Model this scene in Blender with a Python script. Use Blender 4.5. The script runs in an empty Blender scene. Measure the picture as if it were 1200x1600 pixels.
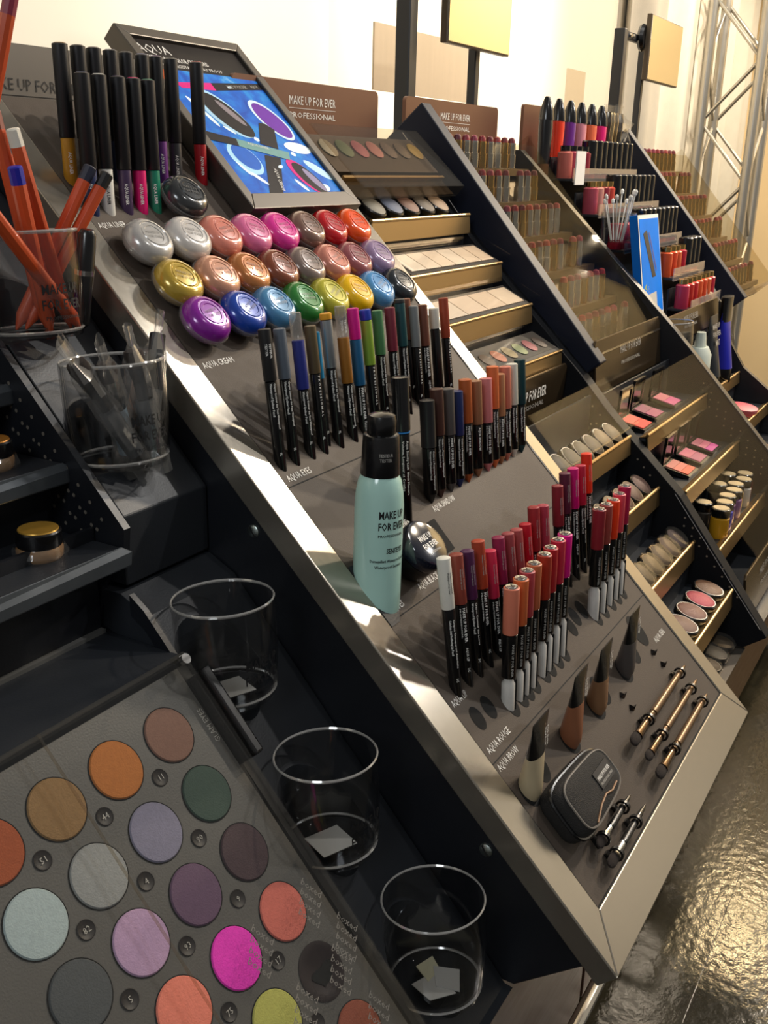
import bpy, bmesh, math, random
from mathutils import Matrix, Vector
random.seed(7)
scene = bpy.context.scene
COL = scene.collection
PI = math.pi

# ------------------------------------------------------------------ camera
cam_d = bpy.data.cameras.new('camera'); cam = bpy.data.objects.new('camera', cam_d); COL.objects.link(cam)
RX = (0.505855, -0.862279, 0.0242); RY = (-0.269872, -0.184842, -0.944988); RZ = (0.819317, 0.471496, -0.326208)
cam.matrix_world = Matrix(((RX[0], -RY[0], -RZ[0], -0.6204), (RX[1], -RY[1], -RZ[1], -0.14385),
                           (RX[2], -RY[2], -RZ[2], 0.57607), (0, 0, 0, 1)))
cam_d.sensor_fit = 'VERTICAL'; cam_d.sensor_height = 36.0; cam_d.lens = 36.0 * 1589.33 / 1600.0
cam_d.clip_start = 0.02; cam_d.clip_end = 60
scene.camera = cam

# ------------------------------------------------------------------ world, lamps, exposure
world = bpy.data.worlds.new('shop_air'); scene.world = world; world.use_nodes = True
bg = world.node_tree.nodes['Background']; bg.inputs[0].default_value = (1.0, 0.97, 0.93, 1); bg.inputs[1].default_value = 0.12
scene.view_settings.view_transform = 'Standard'; scene.view_settings.look = 'None'
scene.view_settings.exposure = 0.35; scene.view_settings.gamma = 1.0; scene.view_settings.use_curve_mapping = False

def lamp(name, loc, target, power, size, color, spot=None):
    kind = 'SPOT' if spot else 'AREA'
    d = bpy.data.lights.new(name, kind); o = bpy.data.objects.new(name, d); COL.objects.link(o)
    d.energy = power; d.color = color
    if spot:
        d.spot_size = math.radians(spot); d.spot_blend = 0.6; d.shadow_soft_size = size
    else:
        d.shape = 'DISK'; d.size = size
    o.location = loc
    o.rotation_euler = (Vector(target) - Vector(loc)).to_track_quat('-Z', 'Y').to_euler()
    return o
NEUTRAL = (1.0, 0.97, 0.93); WARM = (1.0, 0.84, 0.64)
lamp('ceiling_spot_key', (1.25, -0.50, 1.95), (0.15, 0.35, 0.3), 9.5, 0.05, NEUTRAL)
lamp('ceiling_spot_side', (1.90, 0.03, 1.95), (0.1, 0.35, 0.35), 4.0, 0.07, NEUTRAL)
lamp('ceiling_spot_far', (2.60, -1.23, 1.68), (0.1, 0.2, 0.2), 10, 0.10, NEUTRAL)
lamp('ceiling_spot_front', (0.1, -1.0, 2.05), (0.1, 0.3, 0.3), 3.0, 0.08, NEUTRAL)
lamp('added_fill_left', (-2.3, -0.2, 1.75), (0.0, 0.3, 0.3), 13, 0.8, (0.90, 0.96, 1.0))  # added soft fill, brightens the left side face of the steel frame
lamp('ceiling_spot_warm', (2.3, -0.55, 2.0), (1.2, 0.4, 0.3), 27, 0.10, WARM)
lamp('ceiling_spot_far_warm', (4.0, -0.3, 2.2), (2.4, 0.4, 0.3), 40, 0.12, WARM)
lamp('halogen_lamp', (5.21, 0.01, 1.80), (1.5, 0.3, 0.3), 5, 0.055, WARM)
lamp('halogen_lamp', (5.12, -0.14, 1.78), (1.5, 0.3, 0.3), 5, 0.055, WARM)
lamp('wall_washer', (2.0, -0.25, 2.2), (2.0, 1.15, 1.05), 165, 0.10, (1.0, 0.95, 0.87), spot=42)
lamp('wall_washer_left', (0.5, -0.2, 2.2), (0.5, 1.15, 1.1), 44, 0.10, (1.0, 0.95, 0.87), spot=42)
lamp('wall_washer_mid', (1.25, -0.2, 2.2), (1.25, 1.15, 1.1), 70, 0.10, (1.0, 0.95, 0.87), spot=42)
lamp('wall_washer_far', (3.6, -0.1, 2.1), (4.3, 1.0, 0.8), 120, 0.10, (1.0, 0.88, 0.68), spot=60)
lamp('floor_spot', (4.6, 0.40, 2.15), (1.1, 0.02, -0.72), 48, 0.11, (1.0, 0.74, 0.40), spot=34)
lamp('added_yellow_wall_lamp', (4.3, -0.9, 2.1), (5.25, -1.3, 1.3), 38, 0.3, (1.0, 0.88, 0.66))  # added lamp, brightens the wall that the near mirror reflects
lamp('added_side_wall_lamp', (3.9, -4.0, 2.3), (5.3, -4.2, 1.2), 34, 0.5, (1.0, 0.93, 0.82))  # added lamp, lights the unseen wall mirrored in the steel frame

# ------------------------------------------------------------------ materials
MATS = {}
def lin(h):
    h = h.lstrip('#'); c = [int(h[i:i + 2], 16) / 255 for i in (0, 2, 4)]
    return tuple(x / 12.92 if x <= 0.04045 else ((x + 0.055) / 1.055) ** 2.4 for x in c)
def mat(key, col, rough=0.5, metal=0.0, var=0.06, vscale=60, bump=0.0, bscale=200, coat=0.0, stretch=None, spec=0.5, emit=None, rvar=0.0, alpha=None):
    """procedural principled material: base colour broken up by noise, optional fine relief"""
    if key in MATS: return MATS[key]
    m = bpy.data.materials.new(key); m.use_nodes = True
    nt = m.node_tree; N = nt.nodes; L = nt.links; b = N['Principled BSDF']
    c = lin(col) if isinstance(col, str) else col
    tc = N.new('ShaderNodeTexCoord'); mp = N.new('ShaderNodeMapping'); L.new(tc.outputs['Object'], mp.inputs[0])
    if stretch: mp.inputs['Scale'].default_value = stretch
    n = N.new('ShaderNodeTexNoise'); n.inputs['Scale'].default_value = vscale; n.inputs['Detail'].default_value = 3
    L.new(mp.outputs[0], n.inputs['Vector'])
    mx = N.new('ShaderNodeMix'); mx.data_type = 'RGBA'
    mx.inputs[6].default_value = (*[max(0, x * (1 - var)) for x in c], 1); mx.inputs[7].default_value = (*[min(1, x * (1 + var)) for x in c], 1)
    L.new(n.outputs[0], mx.inputs[0]); L.new(mx.outputs[2], b.inputs['Base Color'])
    b.inputs['Roughness'].default_value = rough; b.inputs['Metallic'].default_value = metal
    b.inputs['Coat Weight'].default_value = coat; b.inputs['Coat Roughness'].default_value = 0.08
    b.inputs['Specular IOR Level'].default_value = spec
    if rvar:
        mr = N.new('ShaderNodeMapRange'); mr.inputs[3].default_value = max(0.02, rough - rvar); mr.inputs[4].default_value = rough + rvar
        L.new(n.outputs[0], mr.inputs[0]); L.new(mr.outputs[0], b.inputs['Roughness'])
    if bump:
        n2 = N.new('ShaderNodeTexNoise'); n2.inputs['Scale'].default_value = bscale; n2.inputs['Detail'].default_value = 4
        L.new(mp.outputs[0], n2.inputs['Vector'])
        bp = N.new('ShaderNodeBump'); bp.inputs['Strength'].default_value = bump; bp.inputs['Distance'].default_value = 0.002
        L.new(n2.outputs[0], bp.inputs['Height']); L.new(bp.outputs[0], b.inputs['Normal'])
    if emit:
        b.inputs['Emission Color'].default_value = (*c, 1); b.inputs['Emission Strength'].default_value = emit
    MATS[key] = m; return m
def clear(key, tint=(1, 1, 1), refl=0.06, rough=0.03, edge=0.75, veil=0.0):
    """thin clear plastic: transparent face-on, mirror-like at grazing angles, optional slight milky veil"""
    if key in MATS: return MATS[key]
    m = bpy.data.materials.new(key); m.use_nodes = True; nt = m.node_tree; N = nt.nodes; L = nt.links
    N.remove(N['Principled BSDF']); out = N['Material Output']
    t = N.new('ShaderNodeBsdfTransparent'); t.inputs[0].default_value = (*tint, 1)
    g = N.new('ShaderNodeBsdfGlossy'); g.inputs['Roughness'].default_value = rough
    lw = N.new('ShaderNodeLayerWeight'); lw.inputs[0].default_value = 0.5
    p = N.new('ShaderNodeMath'); p.operation = 'POWER'; p.inputs[1].default_value = 4.0; L.new(lw.outputs['Facing'], p.inputs[0])
    mr = N.new('ShaderNodeMapRange'); mr.inputs[3].default_value = refl; mr.inputs[4].default_value = edge; L.new(p.outputs[0], mr.inputs[0])
    nz = N.new('ShaderNodeTexNoise'); nz.inputs['Scale'].default_value = 25
    tc = N.new('ShaderNodeTexCoord'); L.new(tc.outputs['Object'], nz.inputs['Vector'])
    rr = N.new('ShaderNodeMapRange'); rr.inputs[3].default_value = max(0.01, rough * 0.6); rr.inputs[4].default_value = rough * 1.5
    L.new(nz.outputs[0], rr.inputs[0]); L.new(rr.outputs[0], g.inputs['Roughness'])
    mix = N.new('ShaderNodeMixShader'); L.new(mr.outputs[0], mix.inputs[0]); L.new(t.outputs[0], mix.inputs[1]); L.new(g.outputs[0], mix.inputs[2])
    last = mix
    if veil:
        d = N.new('ShaderNodeBsdfDiffuse'); d.inputs[0].default_value = (0.8, 0.78, 0.74, 1)
        m2 = N.new('ShaderNodeMixShader'); m2.inputs[0].default_value = veil
        L.new(mix.outputs[0], m2.inputs[1]); L.new(d.outputs[0], m2.inputs[2]); last = m2
    L.new(last.outputs[0], out.inputs['Surface'])
    MATS[key] = m; return m

M_PANEL = mat('taupe_panel', '#564d45', 0.6, spec=0.2, var=0.10, vscale=9, bump=0.15, bscale=900, rvar=0.1)
M_STEEL = mat('brushed_steel', '#aba395', 0.23, 0.82, var=0.06, vscale=70, stretch=(18, 1.2, 1.2), bump=0.03, bscale=160, rvar=0.05)
M_STEELDK = mat('grey_steel', '#66615b', 0.40, 0.9, var=0.08, vscale=80, stretch=(12, 1, 1), rvar=0.08)
M_BLACK = mat('black_lacquer', '#15171c', 0.38, var=0.25, vscale=14, rvar=0.08, bump=0.04, bscale=500)
M_BLACKS = mat('satin_black_sheet', '#23262b', 0.42, var=0.2, vscale=10, rvar=0.12, bump=0.06, bscale=600)
M_PLASTIC = mat('black_plastic', '#0c0c0e', 0.25, var=0.2, vscale=40, coat=0.3)
M_CAPBLK = mat('soft_black_cap', '#17171a', 0.42, var=0.15, vscale=40)
M_HOLE = mat('dark_socket', '#050505', 0.9, var=0.3, vscale=30)
M_WHITE = mat('white_print', '#e9e7e2', 0.5, var=0.03)
M_GREYPR = mat('grey_print', '#a9a6a0', 0.5, var=0.05)
M_DARKPR = mat('black_print', '#121214', 0.5, var=0.05)
M_GOLD = mat('champagne_lip', '#b39668', 0.33, 0.95, var=0.01, vscale=8)
M_BROWNPL = mat('bronze_plate', '#6e4a38', 0.35, 0.35, var=0.15, vscale=7, rvar=0.1)
M_GREYPL = mat('grey_sign_plate', '#6f6961', 0.45, 0.3, var=0.08, vscale=8)
M_GOLDMIR = mat('bronze_acrylic_front', '#4a3d2c', 0.22, 0.6, var=0.15, vscale=6, rvar=0.08)
M_SILVER = mat('chrome', '#d5d3d0', 0.18, 1.0, var=0.04)
M_GOLDTUBE = mat('gold_tube', '#c7a566', 0.2, 1.0, var=0.06)
M_WOOD = mat('brown_veneer', '#43281a', 0.35, var=0.25, vscale=18, stretch=(1, 1, 9), rvar=0.08)
M_ACR = clear('clear_acrylic', (0.97, 0.97, 0.96), 0.035, 0.03, 0.30)
M_ACRB = clear('smoky_acrylic', (0.86, 0.82, 0.76), 0.04, 0.05, 0.30, veil=0.015)
M_CUP = clear('tumbler_plastic', (0.93, 0.93, 0.93), 0.045, 0.03, 0.85)
M_RIM = clear('tumbler_rim', (0.85, 0.85, 0.85), 0.35, 0.08, 0.8, veil=0.25)
M_FILM = clear('crinkled_film', (0.95, 0.95, 0.95), 0.07, 0.10, 0.5, veil=0.025)
M_POTCLR = clear('pot_rim_clear', (0.82, 0.80, 0.78), 0.12, 0.05, 0.7, veil=0.1)
M_PAPER = mat('paper_sticker', '#b9b7b1', 0.7, var=0.06, vscale=20)

# ------------------------------------------------------------------ mesh helpers
class MB:
    def __init__(s): s.v = []; s.f = []
    def add(s, vs, fs, M=None):
        o = len(s.v)
        s.v += [tuple(M @ Vector(p)) for p in vs] if M is not None else [tuple(p) for p in vs]
        s.f += [tuple(i + o for i in f) for f in fs]; return s
    def box(s, x0, x1, y0, y1, z0, z1, M=None):
        vs = [(x0, y0, z0), (x1, y0, z0), (x1, y1, z0), (x0, y1, z0), (x0, y0, z1), (x1, y0, z1), (x1, y1, z1), (x0, y1, z1)]
        return s.add(vs, [(0, 3, 2, 1), (4, 5, 6, 7), (0, 1, 5, 4), (1, 2, 6, 5), (2, 3, 7, 6), (3, 0, 4, 7)], M)
    def lathe(s, prof, n=20, M=None, cap0=True, cap1=True, sx=1, sy=1):
        vs = []; fs = []; k = len(prof)
        for (r, z) in prof:
            for i in range(n):
                a = 2 * PI * i / n; vs.append((r * math.cos(a) * sx, r * math.sin(a) * sy, z))
        for j in range(k - 1):
            for i in range(n):
                i2 = (i + 1) % n; fs.append((j * n + i, j * n + i2, (j + 1) * n + i2, (j + 1) * n + i))
        if cap0: fs.append(tuple(reversed(range(n))))
        if cap1: fs.append(tuple(range((k - 1) * n, k * n)))
        return s.add(vs, fs, M)
    def cyl(s, r, z0, z1, n=20, M=None, r1=None): return s.lathe([(r, z0), (r if r1 is None else r1, z1)], n, M)
    def disc(s, r, n=24, M=None, sx=1, sy=1):
        return s.add([(r * sx * math.cos(2 * PI * i / n), r * sy * math.sin(2 * PI * i / n), 0) for i in range(n)], [tuple(range(n))], M)
    def prism(s, poly, x0, x1, M=None):
        """poly in (y,z), counter-clockwise seen from +x, extruded along x"""
        n = len(poly); vs = [(x0, y, z) for y, z in poly] + [(x1, y, z) for y, z in poly]
        fs = [tuple(reversed(range(n))), tuple(range(n, 2 * n))] + [(i, (i + 1) % n, n + (i + 1) % n, n + i) for i in range(n)]
        return s.add(vs, fs, M)
    def slab(s, poly, z0, z1, M=None):
        n = len(poly); vs = [(x, y, z0) for x, y in poly] + [(x, y, z1) for x, y in poly]
        fs = [tuple(reversed(range(n))), tuple(range(n, 2 * n))] + [(i, (i + 1) % n, n + (i + 1) % n, n + i) for i in range(n)]
        return s.add(vs, fs, M)
    def flat(s, poly, z=0, M=None): return s.add([(x, y, z) for x, y in poly], [tuple(range(len(poly)))], M)
    def tube(s, pts, r, n=8, M=None):
        pts = [Vector(p) for p in pts]; vs = []; fs = []
        for i, p in enumerate(pts):
            d = (pts[min(i + 1, len(pts) - 1)] - pts[max(i - 1, 0)]).normalized()
            a = d.orthogonal().normalized() if i == 0 else (a - d * a.dot(d)).normalized()
            b = d.cross(a); rr = r[i] if isinstance(r, (list, tuple)) else r
            for k in range(n):
                t = 2 * PI * k / n; vs.append(tuple(p + a * (rr * math.cos(t)) + b * (rr * math.sin(t))))
        for i in range(len(pts) - 1):
            for k in range(n):
                k2 = (k + 1) % n; fs.append((i * n + k, i * n + k2, (i + 1) * n + k2, (i + 1) * n + k))
        fs.append(tuple(reversed(range(n)))); fs.append(tuple(range((len(pts) - 1) * n, len(pts) * n)))
        return s.add(vs, fs, M)
    def mesh(s, name, m, smooth=True, angle=35):
        me = bpy.data.meshes.new(name); me.from_pydata(s.v, [], s.f); me.materials.append(m); me.update()
        if smooth: me.shade_smooth(); me.set_sharp_from_angle(angle=math.radians(angle))
        return me
    def build(s, name, m, parent=None, M=None, label=None, smooth=True, angle=35):
        return put(name, s.mesh(name, m, smooth, angle), parent, M, label)
def put(name, me, parent=None, M=None, label=None, m=None):
    o = bpy.data.objects.new(name, me); COL.objects.link(o)
    if parent is not None: o.parent = parent
    if M is not None: o.matrix_local = M
    if label: o['label'] = label
    if m is not None: o.material_slots[0].link = 'OBJECT'; o.material_slots[0].material = m
    return o
def bevel(o, w, seg=2):
    b = o.modifiers.new('edge', 'BEVEL'); b.width = w; b.segments = seg; b.limit_method = 'ANGLE'; b.angle_limit = math.radians(40); return o
def tag(o, label, cat, group=None):
    o['label'] = label; o['category'] = cat
    if group: o['group'] = group
    return o
def thing(name, label, cat, M=None, group=None):
    o = bpy.data.objects.new(name, None); COL.objects.link(o); o.empty_display_size = 0.01
    if M is not None: o.matrix_world = M
    return tag(o, label, cat, group)
def struct(o): o['kind'] = 'structure'; return o
T = Matrix.Translation
def Rot(deg, ax): return Matrix.Rotation(math.radians(deg), 4, ax)
def frame(o, x, y, z): 
    x, y, z = Vector(x), Vector(y), Vector(z)
    return Matrix(((x[0], y[0], z[0], o[0]), (x[1], y[1], z[1], o[1]), (x[2], y[2], z[2], o[2]), (0, 0, 0, 1)))
def leanM(o, ang):
    """frame at o whose z axis rises in the YZ plane at ang degrees from the +Y horizontal; x stays world X"""
    c, s_ = math.cos(math.radians(ang)), math.sin(math.radians(ang)); return frame(o, (1, 0, 0), (0, s_, -c), (0, c, s_))
ALPHA = math.radians(44.727)
PM = frame((0, 0, 0), (1, 0, 0), (0, math.cos(ALPHA), math.sin(ALPHA)), (0, -math.sin(ALPHA), math.cos(ALPHA)))   # main panel frame
def PP(u, v, h=0): return PM @ Vector((u, v, h))

_txt = {}
def text_verts(s, size, bold=False, spacing=1.0):
    k = (s, size, bold, spacing)
    if k in _txt: return _txt[k]
    cu = bpy.data.curves.new('lettering', 'FONT'); cu.body = s; cu.size = size; cu.align_x = 'LEFT'; cu.resolution_u = 1
    cu.space_character = spacing
    if bold: cu.offset = size * 0.018
    o = bpy.data.objects.new('lettering', cu); COL.objects.link(o); bpy.context.view_layer.update()
    me = o.to_mesh(); vs = [tuple(v.co) for v in me.vertices]; fs = [tuple(p.vertices) for p in me.polygons]
    o.to_mesh_clear(); bpy.data.objects.remove(o); bpy.data.curves.remove(cu)
    w = max(v[0] for v in vs) if vs else 0
    _txt[k] = (vs, fs, w); return _txt[k]
_tm = {}
def text(s, size, m, parent, M, bold=False, width=None, align='L', name='lettering', spacing=1.0):
    vs, fs, w = text_verts(s, size, bold, spacing); sc = (width / w) if width else 1.0
    off = 0 if align == 'L' else (-w * sc / 2 if align == 'C' else -w * sc)
    k = (s, size, bold, width, align, m.name, spacing)
    if k not in _tm:
        b = MB(); b.add([(x * sc + off, y, 0) for x, y, z in vs], fs); _tm[k] = b.mesh(name, m, smooth=False)
    return put(name, _tm[k], parent, M)
def text_cyl(lines, r, phi, ztop, parent, m, name='lettering', down=True):
    """lines: (string, size, width, offset across); wrapped on a cylinder round local z, read downwards"""
    k = ('cyl', tuple(lines), r, phi, ztop, m.name)
    if k not in _tm:
        b = MB()
        for s, size, width, across in lines:
            vs, fs, w = text_verts(s, size, True); sc = width / w if width else 1
            pts = []
            for x, y, z in vs:
                a = phi + (y + across) / r; pts.append(((r + 0.00015) * math.cos(a), (r + 0.00015) * math.sin(a), ztop - x * sc))
            b.add(pts, fs)
        _tm[k] = b.mesh(name, m, smooth=False)
    return put(name, _tm[k], parent)

# ================================================================== SETTING
M_WALL = mat('white_wall_paint', '#efe6d4', 0.8, var=0.03, vscale=4)
struct(MB().box(-3.0, 7.0, 1.15, 1.25, -0.72, 2.6).build('wall_back', M_WALL, smooth=False))
M_PEACH = mat('peach_wall_paint', '#ead0a4', 0.8, var=0.04, vscale=4)
struct(MB().box(5.25, 5.35, -2.2, 1.15, -0.72, 2.3).build('wall_right', M_PEACH, smooth=False))
struct(MB().box(5.25, 5.35, -7.0, -2.2, -0.72, 2.6).build('wall_side', mat('cream_wall_paint', '#d9d2c6', 0.8, var=0.03, vscale=3), smooth=False))  # unseen wall, added for the steel frame to reflect
struct(MB().box(5.215, 5.25, 0.32, 0.72, -0.55, 1.0).build('trim_1', mat('white_board', '#f3efe6', 0.6, var=0.03), smooth=False))
# floor: dark sealed concrete with a joint, warped gloss
mf = mat('sealed_concrete', '#27241a', 0.16, var=0.5, vscale=5, bump=0.45, bscale=60, rvar=0.05, spec=0.5)
fl = MB().box(-3.0, 7.0, -6.0, 0.056, -0.80, -0.72).box(-3.0, 7.0, 0.062, 1.15, -0.80, -0.7205)
fl.box(-3.0, 7.0, 0.05, 0.07, -0.80, -0.724)
struct(fl.build('floor', mf, smooth=False))

# ================================================================== CABINET UNDER THE DISPLAYS
cab = thing('base_cabinet', 'brown wooden base cabinet carrying the row of displays', 'cabinet', T((0.0, 0.21, -0.72)))
bevel(MB().box(-1.2, 2.4, 0.012, 0.85, 0.06, 0.62).build('carcass', M_BLACKS, cab, smooth=False), 0.004)
for x0, x1 in ((-1.19, -0.03), (-0.02, 0.62), (0.63, 1.27), (1.28, 2.39)):
    d = bevel(MB().box(x0, x1, -0.012, 0.012, 0.07, 0.61).build('door', M_WOOD, cab, smooth=False), 0.003)
    hb = MB().tube([(x1 - 0.30, -0.012, 0.17), (x1 - 0.30, -0.05, 0.17), (x1 - 0.02, -0.05, 0.17), (x1 - 0.02, -0.012, 0.17)], 0.010, 10)
    hb.build('handle', M_SILVER, d, label='chrome bar handle')
bevel(MB().box(-1.2, 2.4, 0.06, 0.85, 0.0, 0.06).build('plinth', M_BLACK, cab, smooth=False), 0.002)

# ================================================================== MAIN PANEL DISPLAY
PW, PL = 0.464, 0.885
main = thing('makeup_display', 'large sloping taupe tester panel in a brushed steel frame', 'display', PM)
bevel(MB().box(0.030, 0.440, 0.038, PL, -0.012, -0.0015).build('panel_board', M_PANEL, main, smooth=False), 0.0008)
M_EDGE = mat('panel_gap', '#0b0b0c', 0.8, var=0.2)
g = MB().box(0.0318, 0.0332, 0.04, PL, -0.002, -0.0011).box(0.4368, 0.4382, 0.04, PL, -0.002, -0.0011).box(0.0318, 0.4382, 0.0398, 0.0412, -0.002, -0.0011)
for v in (0.4545, 0.3155, 0.1765): g.box(0.033, 0.437, v - 0.0005, v + 0.0005, -0.002, -0.0012)
g.build('seam', M_EDGE, main, smooth=False)
FT = 0.022
fr = MB()
# one sheet of steel, mitred and folded down at the outside
def strip(poly, z0=-FT, z1=0.0): fr.slab(poly, z0, z1)
strip([(0, 0), (PW, 0), (PW - 0.026, 0.040), (0.032, 0.040)])
strip([(0, 0), (0.032, 0.040), (0.032, PL), (0, PL)])
strip([(PW, 0), (PW, PL), (PW - 0.026, PL), (PW - 0.026, 0.040)])
bevel(fr.build('steel_frame', M_STEEL, main, smooth=False), 0.0012)
# black box below the frame (side walls follow the slope) : profile in world y,z
Minv = PM.inverted()
side = [(0.033, -0.006), (0.083, -0.052), (0.50, -0.055), (0.60, 0.10), (0.66, 0.55), (0.645, 0.602), (0.632, 0.600), (0.03, -0.0035)]
sd = [(y, z) for y, z in side]
bevel(MB().prism([(0.028, 0.0055 - 0.012), (0.083, -0.052), (0.55, -0.054), (0.66, 0.20), (0.66, 0.60), (0.640, 0.605), (0.030, 0.002)], 0.004, 0.455, Minv).build('cabinet_body', M_BLACK, main, smooth=False), 0.002)
M_BOARD = mat('matte_black_board', '#121317', 0.6, spec=0.15, var=0.2, vscale=20)
M_SCREW = mat('zinc_screw', '#b9c4c0', 0.3, 1.0, var=0.1)
for y, z in ((0.338, 0.287), (0.115, 0.066)):
    sc_ = MB().lathe([(0.0058, 0), (0.0055, 0.0012), (0.004, 0.0022), (0.0, 0.0026)], 16, cap1=False)
    s_o = sc_.build('screw', M_SCREW, main, Minv @ T((0.004, y, z)) @ Rot(-90, 'Y'))
    MB().box(-0.005, 0.005, -0.0006, 0.0006, 0.0018, 0.0028, Rot(35, 'Z')).build('slot', M_HOLE, s_o, smooth=False)
for s, u0, u1, v in (('AQUA LINER', .037, .070, .7345), ('AQUA CREAM', .038, .078, .580), ('AQUA EYES', .039, .073, .4595), ('AQUA SHADOW', .192, .236, .3765),
                     ('AQUA CREAMLINER', .088, .148, .3785), ('AQUA BLACK', .097, .133, .3235), ('AQUA LIP', .037, .062, .2305),
                     ('AQUA ROUGE', .038, .079, .184), ('AQUA BROW', .036, .073, .1685), ('AQUA SEAL', .390, .423, .1315)):
    text(s, 0.0088, M_WHITE, main, T((u0, v - .0005, -0.0012)), width=u1 - u0)
text("S NS'EYES", 0.0088, M_WHITE, main, T((.038, .3205, -0.0012)), width=.028)
text("E", 0.0088, mat('blue_print', '#3d8fd0', 0.5), main, T((.0418, .3205, -0.0010)))
def hole(u, v, r, sy=1.25, m=M_HOLE, name='hole'):
    return MB().disc(r, 20, T((u, v, -0.0012)), 1, sy).build(name, m, main, smooth=False)

# ---- pots -----------------------------------------------------------------
pot_prof = [(0.0165, 0.0), (0.0205, 0.002), (0.0226, 0.0052), (0.0232, 0.0085), (0.0229, 0.0125), (0.0214, 0.0162), (0.0188, 0.0190), (0.0160, 0.0204), (0.0143, 0.0207), (0.0138, 0.0199), (0.0124, 0.0199), (0.0119, 0.0206), (0.0094, 0.0207), (0.0089, 0.0201), (0.006, 0.0202), (0.0, 0.0204)]
ME_POT = MB().lathe(pot_prof, 36, cap1=False).mesh('pot_lid', M_WHITE, angle=30)
ME_POTB = MB().lathe([(0.0175, -0.0010), (0.0232, 0.0042), (0.0242, 0.0066), (0.0240, 0.0085), (0.0232, 0.0092)], 32, cap1=False).mesh('clear_base', M_POTCLR)
def pot(u, v, col, label, metal=0.0, rough=0.22, h=0.004):
    r = thing('cream_pot', label, 'pot', PM @ T((u, v, h)) @ Rot(random.uniform(-25, 25), 'Z'), 'aqua cream pots on the panel')
    m = mat('pot_' + col, tuple(x * .95 for x in lin(col)), rough, metal, var=0.10, vscale=260, coat=0.6)
    put('lid', ME_POT, r, None, None, m); put('clear_base', ME_POTB, r)
    c = lin(col); dk = mat('pot_print_' + col, tuple(x * 0.5 for x in c), 0.4, var=0.05)
    text('MAKE UP', 0.0040, dk, r, T((0, 0.0008, 0.0208)), True, align='C'); text('FOR EVER', 0.0040, dk, r, T((0, -0.0040, 0.0208)), True, align='C')
    return r
ROW = [[('#bdbab6', 'silver', .25), ('#d4cfca', 'pearl white', .15), ('#d98472', 'coral pink', 0), ('#dd6f9f', 'candy pink', 0), ('#e2359a', 'hot pink', 0), ('#85675a', 'taupe brown', .2), ('#c0121d', 'bright red', 0), ('#f0540f', 'bright orange', 0)],
       [('#c0a13c', 'metallic gold', .3), ('#d39a7d', 'rose gold', .3), ('#bd7740', 'copper', .3), ('#84472f', 'chestnut brown', .15), ('#87766e', 'grey mauve', .2), ('#cd8471', 'peach copper', .2), ('#97555a', 'burgundy rose', .1), ('#9b83a6', 'lavender', .1)],
       [('#8a229c', 'purple', .1), ('#1c45a8', 'royal blue', .1), ('#4d88b4', 'steel blue', .1), ('#2e7d34', 'leaf green', .1), ('#bfb83b', 'lime yellow', .15), ('#f3c00c', 'bright yellow', 0), ('#5496d0', 'sky blue', .1), ('#2c3136', 'black', .2)]]
RN = ['upper', 'middle', 'lower']
US = [0.0600, 0.1115, 0.1575, 0.2045, 0.2515, 0.2995, 0.3440, 0.3935]
for r_, vv in enumerate((0.703, 0.6575, 0.6165)):
    for c_, (col, nm, mt) in enumerate(ROW[r_]):
        pot(US[c_], vv, col, '%s round cream pot in the %s row of three' % (nm, RN[r_]), mt)
pot(0.150, 0.752, '#3b3d3f', 'charcoal black round cream pot alone below the black liner pencils', .3)

# ---- pencils ---------------------------------------------------------------
_pm = {}
def sect(kind, r, z0, z1, m, r1=None, dome=0.0008, n=14):
    k = (kind, r, round(z0, 4), round(z1, 4), r1, n)
    if k not in _pm:
        q = r if r1 is None else r1; _pm[k] = MB().lathe([(r * .96, z0), (r, z0 + .0004), (q, z1 - dome), (q * .8, z1 - dome * .2), (q * .3, z1)], n).mesh(kind, m)
    return _pm[k]
def pencil(name, label, cat, group, u, v, ang, L, r, parts, texts=(), tip=None, below=0.0):
    """parts: (part name, z0, z1, radius, colour material)"""
    root = thing(name, label, cat, leanM(PP(u, v, 0), ang), group)
    for pn, z0, z1, rr, m in parts: put(pn, sect(pn, rr, z0, z1, m), root, None, None, m)
    if tip: put('tip', MB().lathe([(0.0008, -0.006), (r * .95, tip[1])], 14).mesh('tip', tip[0]), root)
    for ln in texts: text_cyl(ln[0], ln[1], ln[2], ln[3], root, ln[4] if len(ln) > 4 else M_WHITE)
    return root
def cm(col, rough=0.42, metal=0.0): return mat('cap_%s_%s' % (col, metal), col, rough, metal, var=0.05, vscale=90)
PHI = math.radians(232)
B = M_PLASTIC
def mufe(L, r, z, phi=PHI, sub='AQUA EYES'):
    return ((('MAKE UP FOR EVER', 0.0034, 0.030, -0.0008), (('PROFESSIONAL'), 0.0016, 0.026, -0.0032), (sub, 0.0030, 0.013, -0.0008 - 0.0) if False else ('PARIS', 0.0012, 0.005, 0.0030)), r, phi, z)
def fine(r, z, phi=PHI, a='Crayon Contour des Yeux Waterproof', b='Waterproof Eyeliner Pencil', w=0.038):
    return (((a, 0.0026, w, 0.0012), (b, 0.0026, w * .72, -0.0022)), r, phi, z)
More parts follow.
